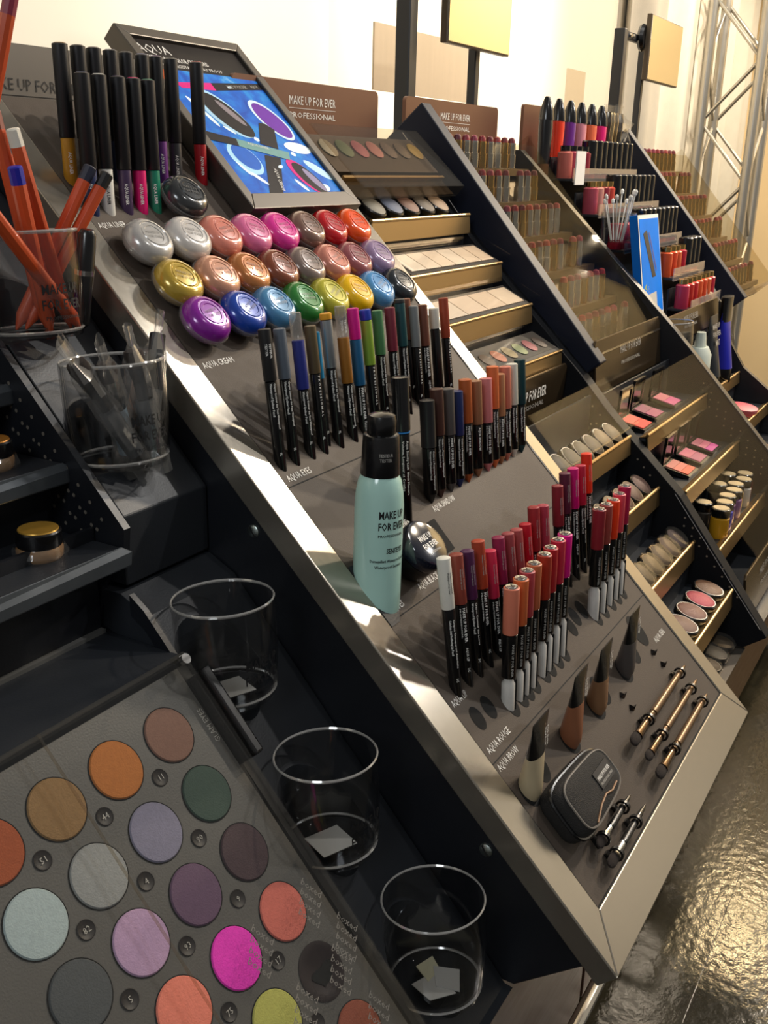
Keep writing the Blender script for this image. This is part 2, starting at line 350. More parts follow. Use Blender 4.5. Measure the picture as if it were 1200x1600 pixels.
# liquid liners: black cap above, coloured body below
G = 'liquid eyeliner pens at the top left'
LB = [(.0447, .0324, '#b98422', 'mustard gold'), (.0646, .032, '#3a2a33', 'dark brown'), (.0830, .032, '#41363d', 'dark grey brown'), (.1026, .032, '#2c3550', 'slate blue'), (.1221, .032, '#30303a', 'graphite'), (.1424, .0288, '#1c3a86', 'royal blue'), (.1608, .033, '#6c3280', 'violet'), (.1813, .032, '#3a3a3d', 'charcoal'), (.2184, .0316, '#a51320', 'red')]
LF = [(.0442, .031, '#27335a', 'navy'), (.0631, .0315, '#e4e2da', 'white'), (.0856, .0308, '#463454', 'dark purple'), (.1045, .0305, '#e0156f', 'hot pink'), (.1228, .0306, '#1d7f63', 'emerald')]
for row, v, rn in ((LB, .790, 'back'), (LF, .7565, 'front')):
    for i, (u, b, col, nm) in enumerate(row):
        L = .1068 if row is LB else .1072
        pencil('liquid_eyeliner', 'black-capped liquid eyeliner with %s body in the %s row' % (nm, rn), 'eyeliner', G, u, v, 88.8, L, .0062,
               [('body', -.012, b, .0060, cm(col, .35)), ('cap', b, L, .0066, M_CAPBLK), ('cap_top', L - .0004, L + .0006, .0052, cm(col, .4))],
               [((('AQUA LINER', 0.0040, 0.018, -0.0015),), .0060, math.radians(238), b - .012, M_DARKPR if nm == 'white' else M_WHITE)])
hole(.195, .79, .0055)
# eye pencils
G = 'waterproof eye pencils in the middle row'
CLR = clear('clear_cap', (0.86, 0.84, 0.82), 0.10, 0.06, 0.7, veil=0.14)
def eyep(u, v, ang, L, nm, secs, txt, r=.0049, fn='0L', name='eye_pencil', tx=None):
    ps = [('barrel', -.010, secs[0][0], r, B)]
    for z0, z1, col, pn in secs: ps.append((pn, z0, z1, r + .0004, col if not isinstance(col, str) else cm(col)))
    tl = []
    z = secs[0][0] - .002
    if txt == 'f': tl.append(fine(r, z))
    elif txt == 'm': tl.append(mufe(L, r, z)); tl.append(((('AQUA EYES', .003, .012, -.0006),), r, PHI, z - .034))
    elif txt == 'p': tl.append(((('P R O F E S S I O N A L', .0026, .036, -.0005),), r, PHI + .3, z))
    tl.append((((fn, .003, None, 0),), r, PHI - .1, .008))
    if tx: tl.append(tx)
    return pencil(name, nm, 'pencil', G, u, v, ang, L, r, ps, tl)
E1, A1 = .4785, 82.3
TT = (('TESTEUR', .0026, .012, 0.0010), ('TESTER', .0026, .010, -.0024))
eyep(.0440, E1, A1, .110, 'all-black eye pencil marked tester at the left end', [(.0675, .110, '#1c1c1e', 'cap')], 'f', .0050, '0L', tx=(TT, .0054, PHI, .098))
eyep(.0640, E1, A1, .108, 'slate grey blue capped eye pencil beside the black tester pencil', [(.066, .108, '#5d6672', 'cap')], 'f', .0049, '1L')
eyep(.0881, E1, A1, .1184, 'navy blue eye pencil with a clear empty cap end', [(.0533, .0952, '#252f80', 'cap'), (.0952, .1184, CLR, 'clear_cap')], 'f', .0049, '3L')
eyep(.1082, E1, A1, .1049, 'olive brown capped eye pencil', [(.0636, .1049, '#5a4c34', 'cap')], 'p', .0049, '4L')
eyep(.1186, .4815, A1, .0960, 'thin cyan capped eye pencil half hidden behind the olive one', [(.055, .0960, '#1f88b8', 'cap')], '', .0030, '5L')
eyep(.1338, E1, A1, .1129, 'metallic silver eye pencil with yellow end', [(.0646, .107, cm('#aab0b6', .3, .8), 'cap'), (.107, .1129, '#e8a52e', 'end_cap')], 'f', .0051, '9L')
eyep(.1582, E1, A1, .1166, 'bronze brown eye pencil with a clear tester cap end', [(.0467, .0885, '#93601f', 'cap'), (.0885, .1166, CLR, 'clear_cap')], 'f', .0049, '2L', tx=(TT, .0054, PHI, .104))
eyep(.1788, E1, A1, .1125, 'eye pencil half magenta half petrol blue', [(.0413, .0839, '#175a86', 'cap'), (.0839, .1125, '#d4128a', 'end_cap')], 'm', .0050, '7L')
eyep(.2000, E1, A1, .1090, 'lime green eye pencil with cobalt blue end', [(.057, .099, '#86a636', 'cap'), (.099, .1090, '#2a44b4', 'end_cap')], 'p', .0049, '8L')
E2, A2 = .4840, 82.8
eyep(.2254, E2, A2, .1013, 'sage green capped eye pencil', [(.0589, .1013, '#4b7d54', 'cap')], 'f')
eyep(.2494, E2, A2, .1015, 'burgundy capped eye pencil', [(.059, .1015, '#7c2a3c', 'cap')], 'f')
eyep(.2699, E2, A2, .1076, 'dark teal capped eye pencil with a smoky clear end', [(.061, .1036, '#1d4b50', 'cap'), (.1036, .1076, '#3b3f40', 'end_cap')], 'f')
eyep(.2966, E2, A2, .0982, 'light grey capped eye pencil in front of a brown one', [(.0565, .0982, '#7f8283', 'cap')], 'p')
eyep(.2946, .4960, A2, .0965, 'brown capped eye pencil half hidden behind the light grey one', [(.055, .0965, '#7b4c3a', 'cap')], '')
eyep(.3160, E2, A2, .0974, 'cocoa brown capped eye pencil left of the white one', [(.0551, .0974, '#6f4234', 'cap')], 'm')
eyep(.3402, E2, A2, .0916, 'eye pencil with short ivory white end', [(.070, .0916, '#d9d5c8', 'end_cap')], '', .0053)
eyep(.3635, E2, A2, .0998, 'rust red capped eye pencil at the right end', [(.0573, .0998, '#9a402a', 'cap')], 'p')
hole(.372, .470, .005)
hole(.378, .455, .005)
# mascara
mr_ = pencil('mascara', 'tall black mascara tube with a blue ring behind the mint bottle', 'mascara', None, .1500, .391, 85.8, .123, .0078,
       [('tube', -.012, .0725, .0070, B), ('blue_ring', .0725, .0745, .0073, cm('#2f7fc4', .3)), ('cap', .0745, .123, .0078, M_PLASTIC)],
       [((('Aqua Smoky Lash  Black Mascara', .0034, .050, .001), ('Volume, Longueur et Courbe', .0028, .046, -.003)), .0070, PHI, .066)])
# shadow pencils
G = 'chunky shadow pencils above the AQUA SHADOW lettering'
SH = [(.1980, .0956, .0506, '#1b1b1d', 'black', ''), (.2177, .1027, .0582, '#4b2f27', 'dark brown', 'f'), (.2398, .0991, .0540, '#565250', 'stone grey', 'm'), (.2588, .0935, .0495, '#1d2c5e', 'navy', 'f'), (.2785, .1016, .0578, '#b45a2c', 'burnt orange', 'm'),
      (.3018, .0964, .0517, '#96684a', 'tan brown', 'p'), (.3260, .0951, .0487, '#d27d7e', 'shiny pink', 'm'), (.3430, .1045, .0599, '#d9703f', 'light orange', 'f'), (.3588, .0943, .0492, '#b17a55', 'camel', 'm'), (.3745, .0996, .0542, '#cf7a66', 'salmon', 'f'), (.3926, .0999, .0550, '#d6d4c6', 'white', 'f'), (.4144, .1013, .0516, '#12393f', 'dark teal', 'f')]
for i, (u, L, b, col, nm, tx) in enumerate(SH):
    r = .0069 if i < 1 else .0062; z = b - .003
    tl = [fine(r - .0002, z, a='Ombre a Paupieres Waterproof', b='Waterproof Eyeshadow Pencil')] if tx in ('f', '') else [mufe(L, r - .0002, z)] if tx == 'm' else [((('AQUA SHADOW', .0036, .024, -.0006),), r - .0002, PHI, z)]
    pencil('shadow_pencil', '%s capped chunky shadow pencil' % nm, 'pencil', G, u, .3885, 84.8, L, r,
           [('barrel', .0055, b, r - .0002, B), ('cap', b, L, r + .0004, cm(col, .35))], tl, (cm(col, .5), .0058))
# lip pencils
G = 'lip pencils above the AQUA LIP lettering'
LP = [(.0533, .1115, .0684, '#e6e3d8', 'ivory white'), (.0747, .1076, .0649, '#8c3f33', 'brick brown'), (.0947, .1043, .0620, '#4d2049', 'deep purple'), (.1158, .1064, .0640, '#ad4128', 'rust orange'), (.1365, .0913, .0480, '#c72b4d', 'raspberry pink'), (.1555, .0975, .0545, '#8b2049', 'berry'), (.1759, .0950, .0500, '#9a4247', 'dusty rose brown'), (.1947, .0930, .0480, '#a84d4e', 'old rose'), (.2145, .0925, .0480, '#b91328', 'bright red')]
LP2 = [(.2345, .1000, .0569, '#99262c', 'dark red'), (.2572, .0955, .0536, '#a83648', 'rose red'), (.2960, .1050, .0634, '#85202c', 'maroon'), (.3165, .1128, .0707, '#5b1f36', 'plum'), (.3395, .1123, .0695, '#d00d72', 'magenta'), (.3611, .1101, .0673, '#b51c3c', 'cherry red'), (.3800, .1184, .0754, '#e8361b', 'orange red')]
for k, (tab, v, ang) in enumerate(((LP, .2425, 81.5), (LP2, .2465, 83.5))):
    for i, (u, L, b, col, nm) in enumerate(tab):
        r = .0052; z = b - .003
        tl = [[fine(r, z - .006, a='Crayon Transparent Anti-fuite', b='Colorless Anti Feathering Lip Pencil', w=.042)], [mufe(L, r, z)], [mufe(L, r, z), ((('AQUA LIP', .003, .012, -.0006),), r, PHI, z - .035)], [fine(r, z, a='Crayon Contour des Levres')]][(0 if (k == 0 and i == 0) else 1 + (i % 3))]
        tl.append(((('Waterproof Lip Liner', .0018, .018, -.0012), ('Crayon Contour', .0018, .018, .0012)), r + .0006, PHI + .15, L - .012, M_DARKPR if i == 0 and k == 0 else M_GREYPR))
        tl.append((((('%dC' % (i + 1)), .003, None, 0),), r, PHI - .1, .009))
        pencil('lip_pencil', '%s capped slim lip pencil' % nm, 'pencil', G, u, v, ang, L, r, [('barrel', -.010, b, r, B), ('cap', b, L, r + .0006, cm(col))], tl)
# lip rouge
G = 'silver topped liquid lip colours in the AQUA ROUGE row'
RG = [(.1007, .1048, '#dd8066', 'pale salmon'), (.1195, .1060, '#cf6a3c', 'soft orange'), (.1330, .1085, '#b2434a', 'rosewood'), (.1480, .1100, '#c46a45', 'terracotta tan'), (.1715, .1107, '#a83524', 'brick red'), (.1858, .1125, '#b5252c', 'deep red'), (.2042, .1142, '#c42d44', 'rose red'), (.2209, .1147, '#df128a', 'magenta'),
      (.3160, .1117, '#912631', 'wine red'), (.3373, .1109, '#9f4640', 'brown rose'), (.3600, .1093, '#f4411b', 'vivid orange red'), (.3790, .1109, '#d94a5a', 'coral pink'), (.3960, .1149, '#b01f4b', 'dark pink')]
M_GLASSY = mat('frosted_base', '#c9c6c0', 0.2, var=0.15, vscale=120, coat=0.5)
for i, (u, L, col, nm) in enumerate(RG):
    b = L - .0415; b2 = b - .040; r = .0066
    ro = thing('lip_colour', '%s capped liquid lip colour with silver emblem top' % nm, 'lip colour', leanM(PP(u, .2035, 0), 88.0), G)
    put('cap', sect('cap', r, b, L, cm(col, .3), r * 1.04), ro, None, None, cm(col, .3))
    put('barrel', sect('barrel', r * .96, b2, b, B), ro, None, None, B)
    MB().lathe([(r * .9, -.008), (r * .9, b2 - .006), (r * .6, b2 - .003), (r * .6, b2)], 14).build('clear_base', M_GLASSY, ro, label='frosted clear base')
    MB().box(-.0008, .0050, -.0072, -.0052, -.008, b2 - .003, Rot(35, 'Z')).build('stripe', M_HOLE, ro, smooth=False)
    MB().lathe([(r * .82, L - .0002), (r * .80, L + .0006), (r * .55, L + .0004), (r * .5, L + .0009), (0, L + .0006)], 16, cap1=False).build('emblem_disc', M_SILVER, ro, label='chrome disc')
    text('M', .007, M_DARKPR, ro, T((0, -.0025, L + .00105)), align='C', name='emblem')
    text_cyl((('MAKE UP FOR EVER', .0028, .030, 0),), r * .96, math.radians(222), b - .008, ro, M_GREYPR)
    hole(u + .003, .1985, .0078, 1.5, name='hole')
for u, v in ((.054, .211), (.075, .211), (.303, .2135), (.283, .2135), (.265, .209)): hole(u, v, .0075, 1.45)
# ---- brow tubes -----------------------------------------------------------
G = 'brow tubes in the AQUA BROW row'
for u, L, b, col, nm in ((.0523, .0671, .034, '#b9a98a', 'cream beige'), (.1436, .0675, .037, '#8e5b40', 'terracotta brown'), (.2120, .0640, .030, '#846144', 'golden brown'), (.2967, .0650, .033, '#4d4846', 'dark grey')):
    ro = thing('brow_tube', '%s brow gel tube with black crimped end' % nm, 'tube', leanM(PP(u, .142, 0), 94), G)
    def loft(z0, z1, mm, pn):
        b_ = MB(); n = 20; vs = []; fs = []; K = 6
        for k in range(K + 1):
            z = z0 + (z1 - z0) * k / K; f = max(0, min(1, (z + .004) / (L + .004)))
            rx = .0105 + .0068 * f; ry = .0105 * (1 - f ** 1.1) + .0006
            if z < .004: q = .72 + .28 * max(0, (z + .008) / .012) ** .5; rx *= q; ry *= q
            for i in range(n): a = 2 * PI * i / n; vs.append((rx * math.cos(a), ry * math.sin(a), z))
        for k in range(K):
            for i in range(n): fs.append((k * n + i, k * n + (i + 1) % n, (k + 1) * n + (i + 1) % n, (k + 1) * n + i))
        fs += [tuple(reversed(range(n))), tuple(range(K * n, K * n + n))]
        return b_.add(vs, fs).build(pn, mm, ro)
    loft(-.008, b, cm(col, .35), 'body'); loft(b, L, M_PLASTIC, 'crimped_end')
    tM = frame((-.0065, -.0062, L - .005), (0, 0, -1), (1, 0, 0), (0, -1, .17)); 
    text('MAKE UP', .0042, M_WHITE, ro, T((0.0015, 0, 0)) @ tM, True, width=.017); text('FOR EVER', .0042, M_WHITE, ro, T((.0058, 0, 0)) @ tM, True, width=.019)
    hole(u, .1405, .0125, 1.1)
for u, v, r, s in ((.082, .1475, .0115, 1.35), (.236, .1465, .0115, 1.35), (.334, .1465, .0105, 1.4), (.372, .1555, .0125, 1.5)): hole(u, v, r, s)
# ---- make-up brushes -------------------------------------------------------
M_BRZ = mat('gold_handle', '#6f563d', 0.3, .6, var=0.12, vscale=50); M_FER = mat('brown_ferrule', '#6d5844', 0.2, 1.0, var=0.1)
M_BRIS = mat('dark_bristle', '#2a211d', 0.9, var=0.4, vscale=300, stretch=(.2, 4, 4), bump=.6, bscale=900)
def clip(parent, x, h, r=.0054):
    b = MB()
    n = 14
    for i in range(n):
        a0 = -.6 + (PI + 1.2) * i / n; a1 = -.6 + (PI + 1.2) * (i + 1) / n
        P = [(math.cos(a) * q, math.sin(a) * q) for a in (a0, a1) for q in (r - .0010, r + .0010)]
        b.slab([(P[0][0], P[0][1]), (P[1][0], P[1][1]), (P[3][0], P[3][1]), (P[2][0], P[2][1])], -.0016, .0016, T((x, 0, 0)) @ frame((0, 0, 0), (0, 1, 0), (0, 0, 1), (1, 0, 0)))
    b.box(x - .003, x + .003, -.005, .005, -h, -h + .003); return b.build('clip', M_PLASTIC, parent, smooth=False)
def brush(label, u0, u1, v, cl, hm, head, r=.0042, h=.009):
    ro = thing('makeup_brush', label, 'brush', PM @ T((u0, v, h)), 'make-up brushes clipped to the panel')
    A = frame((0, 0, 0), (0, 1, 0), (0, 0, 1), (1, 0, 0)); L = u1 - u0
    fs_ = L * .36
    MB().lathe([(.0008, L), (.0018, L - .006), (r * .72, L - .014), (r * .9, L * .75), (r, L * .5), (r * .95, fs_)][::-1], 12, A).build('handle', hm, ro)
    MB().lathe([(r * .9, fs_), (r * .8, fs_ * .8), (r * 1.05, head + .004), (r * 1.25, head)][::-1], 12, A, sy=.8).build('ferrule', M_FER if hm is M_BRZ else M_SILVER, ro)
    MB().lathe([(r * .5, 0), (r * 1.15, .003), (r * 1.35, head * .6), (r * 1.15, head + .001)], 12, A, sy=.6).build('bristles', M_BRIS, ro)
    for c in cl: clip(ro, c - u0, h)
    return ro
brush('bronze handled flat brush, uppermost of the three bronze brushes', .207, .390, .0955, (.370, .258), M_BRZ, .016)
brush('bronze handled small brush, middle of the three bronze brushes', .211, .391, .0760, (.368, .261), M_BRZ, .012, .0036)
brush('bronze handled flat brush, lowest of the three bronze brushes', .208, .390, .0580, (.371, .263), M_BRZ, .016)
brush('short black sponge applicator beside the black pouch', .068, .151, .0715, (.131, .080), M_PLASTIC, .016, .0034)
brush('short black brush with silver ferrule at the lower edge', .064, .161, .0550, (.133, .082), M_PLASTIC, .014, .0036)
for u, v in ((.37, .128), (.371, .112), (.263, .127), (.263, .112)):
    k = MB().add([(-.006, 0, 0), (0, -.004, 0), (.006, 0, 0), (0, .004, 0), (-.003, 0, .005), (.003, 0, .005)], [(0, 1, 5, 4), (1, 2, 5), (2, 3, 4, 5), (3, 0, 4), (3, 2, 1, 0)])
    k.build('empty_clip', M_PLASTIC, main, T((u, v, -.001)), smooth=False)
# ---- zip pouch -------------------------------------------------------------
po = thing('zip_pouch', 'small black padded zip pouch with grey piping on the panel', 'pouch', PM @ T((.093, .1085, 0)))
M_CLOTH = mat('black_nylon', '#151312', .75, var=.3, vscale=90, bump=.6, bscale=1200); M_PIPE = mat('grey_piping', '#6b655e', .5, var=.1)
def pouch_out(sc, n=40):
    pts = []
    for i in range(n):
        a = 2 * PI * i / n; c, s_ = math.cos(a), math.sin(a); e = 2 / 4.2
        x = .0485 * sc * math.copysign(abs(c) ** e, c); y = .0235 * (sc if sc == 1 else sc * .99) * math.copysign(abs(s_) ** e, s_)
        y *= 1 - .12 * (x / .05); pts.append((x, y))
    return pts
b = MB(); lay = [(0.96, 0), (1.0, .004), (1.0, .013), (.97, .019), (.90, .023), (.82, .0245), (.5, .0255), (.02, .026)]; n = 40
for sc, z in lay: b.v += [(x, y, z) for x, y in pouch_out(sc, n)]
for k in range(len(lay) - 1): b.f += [(k * n + i, k * n + (i + 1) % n, (k + 1) * n + (i + 1) % n, (k + 1) * n + i) for i in range(n)]
b.f += [tuple(reversed(range(n))), tuple(range((len(lay) - 1) * n, len(lay) * n))]
b.build('body', M_CLOTH, po, angle=60)
MB().tube([(x, y, .0238) for x, y in pouch_out(.88, n)] + [(*pouch_out(.88, n)[0], .0238)], .0010, 6).build('piping', M_PIPE, po)
MB().tube([(x, y, .014) for x, y in pouch_out(1.01, n)] + [(*pouch_out(1.01, n)[0], .014)], .0016, 6).build('zip', M_PLASTIC, po)
MB().tube([(-.028, -.019, .0252), (-.01, -.013, .0262), (.004, -.011, .0264), (.016, -.014, .0258), (.03, -.013, .025)], .0008, 6).build('seam_piping', mat('tan_piping', '#9a7350', .5), po, label='tan seam line')
lb = MB().box(.004, .034, -.007, .008, .0255, .0268).build('label', mat('woven_label', '#232120', .6), po, smooth=False)
text('MAKE UP FOR EVER', .0045, M_WHITE, lb, T((.006, .000, .0270)), True, width=.026); text('PROFESSIONAL PARIS', .003, M_GREYPR, lb, T((.006, -.0045, .0270)), True, width=.026)
# ---- mint bottle -----------------------------------------------------------
bo = thing('lotion_bottle', 'mint green lotion bottle with a black tester cap', 'bottle', leanM(PP(.0500, .348, 0), 90.5))
M_MINT = mat('mint_lotion', '#b4ddd3', .18, var=.05, vscale=30, coat=.5)
MB().lathe([(.014, -.045), (.0195, -.040), (.0200, -.01), (.0200, .070), (.0192, .082), (.0175, .091), (.0150, .0962), (.0130, .0973)], 36).build('body', M_MINT, bo, label='mint green body')
cp = MB().lathe([(.0158, .096), (.0160, .097), (.0152, .112), (.0146, .126), (.0140, .1285), (.0125, .1293)], 32).build('collar', M_PLASTIC, bo)
MB().lathe([(.0112, .1285), (.0116, .1295), (.0116, .1400), (.0104, .1438), (.006, .1456), (0, .146)], 28, Matrix.Shear('XY', 4, (0, 0)), cap1=False).build('press_cap', M_PLASTIC, bo)
def wrap(s, size, width, r, phi, z, m, parent, name='lettering'):
    """horizontal lettering on an upright cylinder, centred at phi"""
    vs, fs, w = text_verts(s, size, True); sc = width / w; b_ = MB()
    b_.add([((r + .0003) * math.cos(phi + (x * sc - width / 2) / r), (r + .0003) * math.sin(phi + (x * sc - width / 2) / r), z + y) for x, y, q in vs], fs)
    return b_.build(name, m, parent, smooth=False)
ph = math.radians(241)
wrap('MAKE UP', .0090, .0235, .0200, ph + .05, .064, M_DARKPR, bo); wrap('FOR EVER', .0090, .0255, .0200, ph + .08, .0545, M_DARKPR, bo)
wrap('PROFESSIONAL', .0030, .024, .0200, ph + .05, .0485, M_DARKPR, bo); wrap("SENS'EYES", .0062, .0175, .0200, ph + .25, .0345, M_DARKPR, bo)
wrap('Demaquillant Waterproof Sensitif', .0034, .034, .0200, ph, .0270, M_DARKPR, bo); wrap('Waterproof Sensitive', .0034, .026, .0200, ph, .0218, M_DARKPR, bo)
wrap('TESTEUR', .0036, .0115, .0153, ph - .25, .1135, M_GREYPR, bo); wrap('TESTER', .0036, .0100, .0153, ph - .25, .1095, M_GREYPR, bo)
# dark strip and hole around its foot
MB().slab([(.034, .312), (.047, .312), (.108, .372), (.034, .372)], -.0012, -.0009).build('bottle_socket', M_BLACKS, main, smooth=False)
# ---- black jar -------------------------------------------------------------
ja = thing('cream_jar', 'black glossy cream jar with a printed lid beside the mint bottle', 'jar', PM @ T((.104, .3515, 0)))
MB().lathe([(.020, 0), (.0225, .002), (.0225, .016), (.0205, .0175)], 32).build('jar_body', M_PLASTIC, ja)
MB().lathe([(.0232, .0172), (.0236, .0178), (.0236, .0275), (.0222, .0297), (.0190, .0306), (0, .0306)], 32, cap1=False).build('lid', mat('blue_black_lid', '#141826', .12, var=.3, vscale=60, coat=.6), ja)
text('MAKE UP', .0075, M_WHITE, ja, T((0, .003, .0309)), True, width=.021, align='C'); text('FOR EVER', .0075, M_WHITE, ja, T((0, -.005, .0309)), True, width=.023, align='C'); text('PROFESSIONAL', .003, M_GREYPR, ja, T((0, -.010, .0309)), True, width=.021, align='C')
MB().slab([(.124, .337), (.181, .337), (.183, .371), (.126, .371)], -.0012, -.0008).build('square_socket', M_HOLE, main, smooth=False)
# ================================================================== ADVERT SCREEN ON THE PANEL
SH_ = 0.05
scn = thing('advert_frame', 'framed blue advert standing above the cream pots', 'advert', PM @ T((.2285, .7285, .0215)) @ Matrix.Scale(1.063, 4))
W_, H_ = .192, .235
f_ = MB()
f_.slab([(0, 0), (W_, 0), (W_ - .013, .019), (.013, .019)], -.020, 0); f_.slab([(0, 0), (.013, .019), (.013, H_ - .013), (0, H_)], -.020, 0)
f_.slab([(W_, 0), (W_, H_), (W_ - .013, H_ - .013), (W_ - .013, .019)], -.020, 0); f_.slab([(0, H_), (.013, H_ - .013), (W_ - .013, H_ - .013), (W_, H_)], -.020, 0)
bevel(f_.build('frame', M_STEELDK, scn, smooth=False), .001)
MB().box(.004, W_ - .004, .004, H_ - .004, -.019, -.010).build('backing', M_BLACK, scn, smooth=False)
MB().box(.013, W_ - .013, .019, H_ - .013, -.010, -.0040).build('dark_print', mat('dark_print_ground', '#2a2624', .5, var=.08, spec=.1), scn, smooth=False)
# sea-blue picture
m = bpy.data.materials.new('water_print_glow'); m.use_nodes = True; nt = m.node_tree; bs = nt.nodes['Principled BSDF']
tc = nt.nodes.new('ShaderNodeTexCoord'); nz = nt.nodes.new('ShaderNodeTexNoise'); nz.inputs['Scale'].default_value = 26; nz.inputs['Detail'].default_value = 6; nz.inputs['Distortion'].default_value = 1.4
cr = nt.nodes.new('ShaderNodeValToRGB'); e = cr.color_ramp.elements
e[0].position = .30; e[0].color = (*lin('#0a49ad'), 1); e[1].position = .80; e[1].color = (*lin('#b9def2'), 1)
x_ = cr.color_ramp.elements.new(.48); x_.color = (*lin('#0f63c8'), 1); x_ = cr.color_ramp.elements.new(.64); x_.color = (*lin('#2488d4'), 1)
nt.links.new(tc.outputs['Object'], nz.inputs['Vector']); nt.links.new(nz.outputs[0], cr.inputs[0]); nt.links.new(cr.outputs[0], bs.inputs['Base Color'])
bs.inputs['Roughness'].default_value = .5; bs.inputs['Specular IOR Level'].default_value = .15; nt.links.new(cr.outputs[0], bs.inputs['Emission Color']); bs.inputs['Emission Strength'].default_value = .10  # faint emission makes the printed picture glow by itself
PICM = scn
MB().box(.0135, W_ - .0135, .0195, .183, -.004, -.0036).build('picture', m, scn, smooth=False)
def pm(key, col, em=.08): return mat('print_' + key, col, .5, var=.12, vscale=120, emit=em, spec=.15)  # printed shapes also get a weak glow of their own
def U(u, v): return (u - .177, v - .704)
def pic(name, pts, col, z, key=None):
    MB().flat([U(*p) for p in pts], z).build(name, pm(key or col, col), scn, smooth=False)
def ell(name, c, a, bq, rot, col, z, arc=None):
    pts = [(c[0] + a * math.cos(t) * math.cos(rot) - bq * math.sin(t) * math.sin(rot), c[1] + a * math.cos(t) * math.sin(rot) + bq * math.sin(t) * math.cos(rot)) for t in [2 * PI * i / 28 for i in range(28)]]
    pic(name, pts, col, z)
z0 = -.0034
pic('printed_pencil', [(.209, .869), (.267, .8735), (.267, .863), (.213, .862)], '#d6157d', z0)
pic('printed_pencil', [(.267, .8735), (.356, .881), (.3555, .872), (.267, .863)], '#140f14', z0)
pic('printed_cap', [(.193, .887), (.222, .887), (.214, .872), (.193, .860)], '#d8601e', z0)
ell('printed_splash', (.326, .826), .031, .020, -1.0, '#cfe6f6', z0); ell('printed_lid', (.3265, .8255), .027, .0165, -1.0, '#6a2ba0', z0 + .0001)
pic('printed_jar', [(.298, .821), (.308, .820), (.317, .812), (.297, .784), (.272, .791)], '#140f14', z0 + .0002)
ell('printed_splash', (.250, .831), .037, .023, -.95, '#a9d3ef', z0); ell('printed_jar', (.2535, .829), .034, .019, -.95, '#140f14', z0 + .0001); ell('printed_shine', (.262, .832), .020, .005, -1.0, '#857c82', z0 + .0002)
ell('printed_splash', (.228, .770), .022, .020, -.8, '#a9d9f2', z0); ell('printed_jar', (.231, .772), .018, .0155, -.8, '#1d5fc0', z0 + .0001)
pic('printed_box', [(.265, .776), (.289, .772), (.247, .7245), (.224, .7245)], '#140f14', z0)
ell('printed_splash', (.335, .787), .022, .008, -.1, '#e4f2fa', z0); ell('printed_splash', (.342, .756), .020, .007, -.7, '#bfe0f4', z0)
ell('printed_jar', (.309, .747), .026, .015, -1.05, '#d0157f', z0 + .0001); ell('printed_jar', (.3135, .7445), .024, .013, -1.05, '#140f14', z0 + .0002); ell('printed_shine', (.320, .742), .017, .006, -1.15, '#8f86a6', z0 + .0003)
pic('printed_pen', [(.191, .806), (.237, .796), (.233, .786), (.191, .794)], '#140f14', z0 + .0004)
pic('printed_pen', [(.237, .796), (.311, .780), (.303, .769), (.233, .786)], '#6f9a98', z0 + .0004)
for c, a, bq, rt in (((.222, .823), .012, .003, -1.2), ((.238, .808), .008, .002, -.7), ((.272, .797), .004, .003, 0), ((.226, .745), .012, .003, -.8), ((.214, .757), .010, .0025, -1.1), ((.277, .760), .005, .002, .3), ((.33, .731), .008, .005, .2), ((.29, .735), .010, .003, -1.0), ((.295, .87), .004, .0015, .2), ((.318, .778), .004, .003, 0), ((.213, .842), .010, .003, -1.1)):
    ell('printed_splash', c, a, bq, rt, '#dcefff', z0 + .00005)
text('AQUA', .017, M_WHITE, scn, T((.0145, .2040, -.0038)), width=.047)
text('WATERPROOF COLOR CREATIONS', .0085, M_WHITE, scn, T((.016, .1945, -.0038)), True, width=.095)
text('WATER RESISTANT  STAY PROOF', .0060, M_WHITE, scn, T((.027, .1868, -.0038)), width=.10)
text('MAKE UP FOR EVER', .0065, M_GREYPR, scn, T((*U(.290, .8675), -.0029)) @ Rot(5, 'Z'), width=.036); text('AQUA', .006, M_GREYPR, scn, T((*U(.334, .872), -.0029)) @ Rot(5, 'Z'), width=.014)
text('AQUA LINER', .005, M_WHITE, scn, T((*U(.250, .789), -.0027)) @ Rot(-13, 'Z'), width=.03)
text('AQUA CREAM', .007, M_WHITE, scn, T((*U(.262, .758), -.0029)) @ Rot(-115, 'Z'), width=.032)

# ================================================================== SIGN PLATES BEHIND THE DISPLAYS
def sign(x0, x1, m, label, tc_, tw, tm, name='sign_plate', y=.645, z0=.58, z1=.667, wz=.640):
    ro = thing(name, label, 'sign', T(((x0 + x1) / 2, y, z0)), 'upright sign plates behind the displays')
    w = (x1 - x0) / 2; r = .008; hz = z1 - z0
    poly = [(-w, 0), (w, 0)] + [(w - r + r * math.cos(a), hz - r + r * math.sin(a)) for a in [PI / 2 * i / 5 for i in range(6)]] + [(-w + r - r * math.sin(a), hz - r + r * math.cos(a)) for a in [PI / 2 * i / 5 for i in range(6)]]
    MB().slab(poly, -.003, .003, frame((0, 0, 0), (1, 0, 0), (0, 0, 1), (0, -1, 0))).build('plate', m, ro, smooth=False)
    c = tc_ - (x0 + x1) / 2; A = frame((c, -.0034, wz - z0), (1, 0, 0), (0, 0, 1), (0, -1, 0))
    text('MAKE UP FOR EVER', .0145, tm, ro, A, width=tw, align='C')
    MB().box(-tw / 2, tw / 2, -.0045, -.0040, 0, .0002, A).build('rule', tm, ro, smooth=False)
    text('PROFESSIONAL PARIS' if False else 'PROFESSIONAL', .0095, tm, ro, A @ T((0, -.0155, 0)), width=tw, align='C'); return ro
sign(-.07, .262, M_GREYPL, 'grey sign plate with dark lettering behind the liner pens', .085, .118, M_DARKPR, z0=.55, wz=.628)
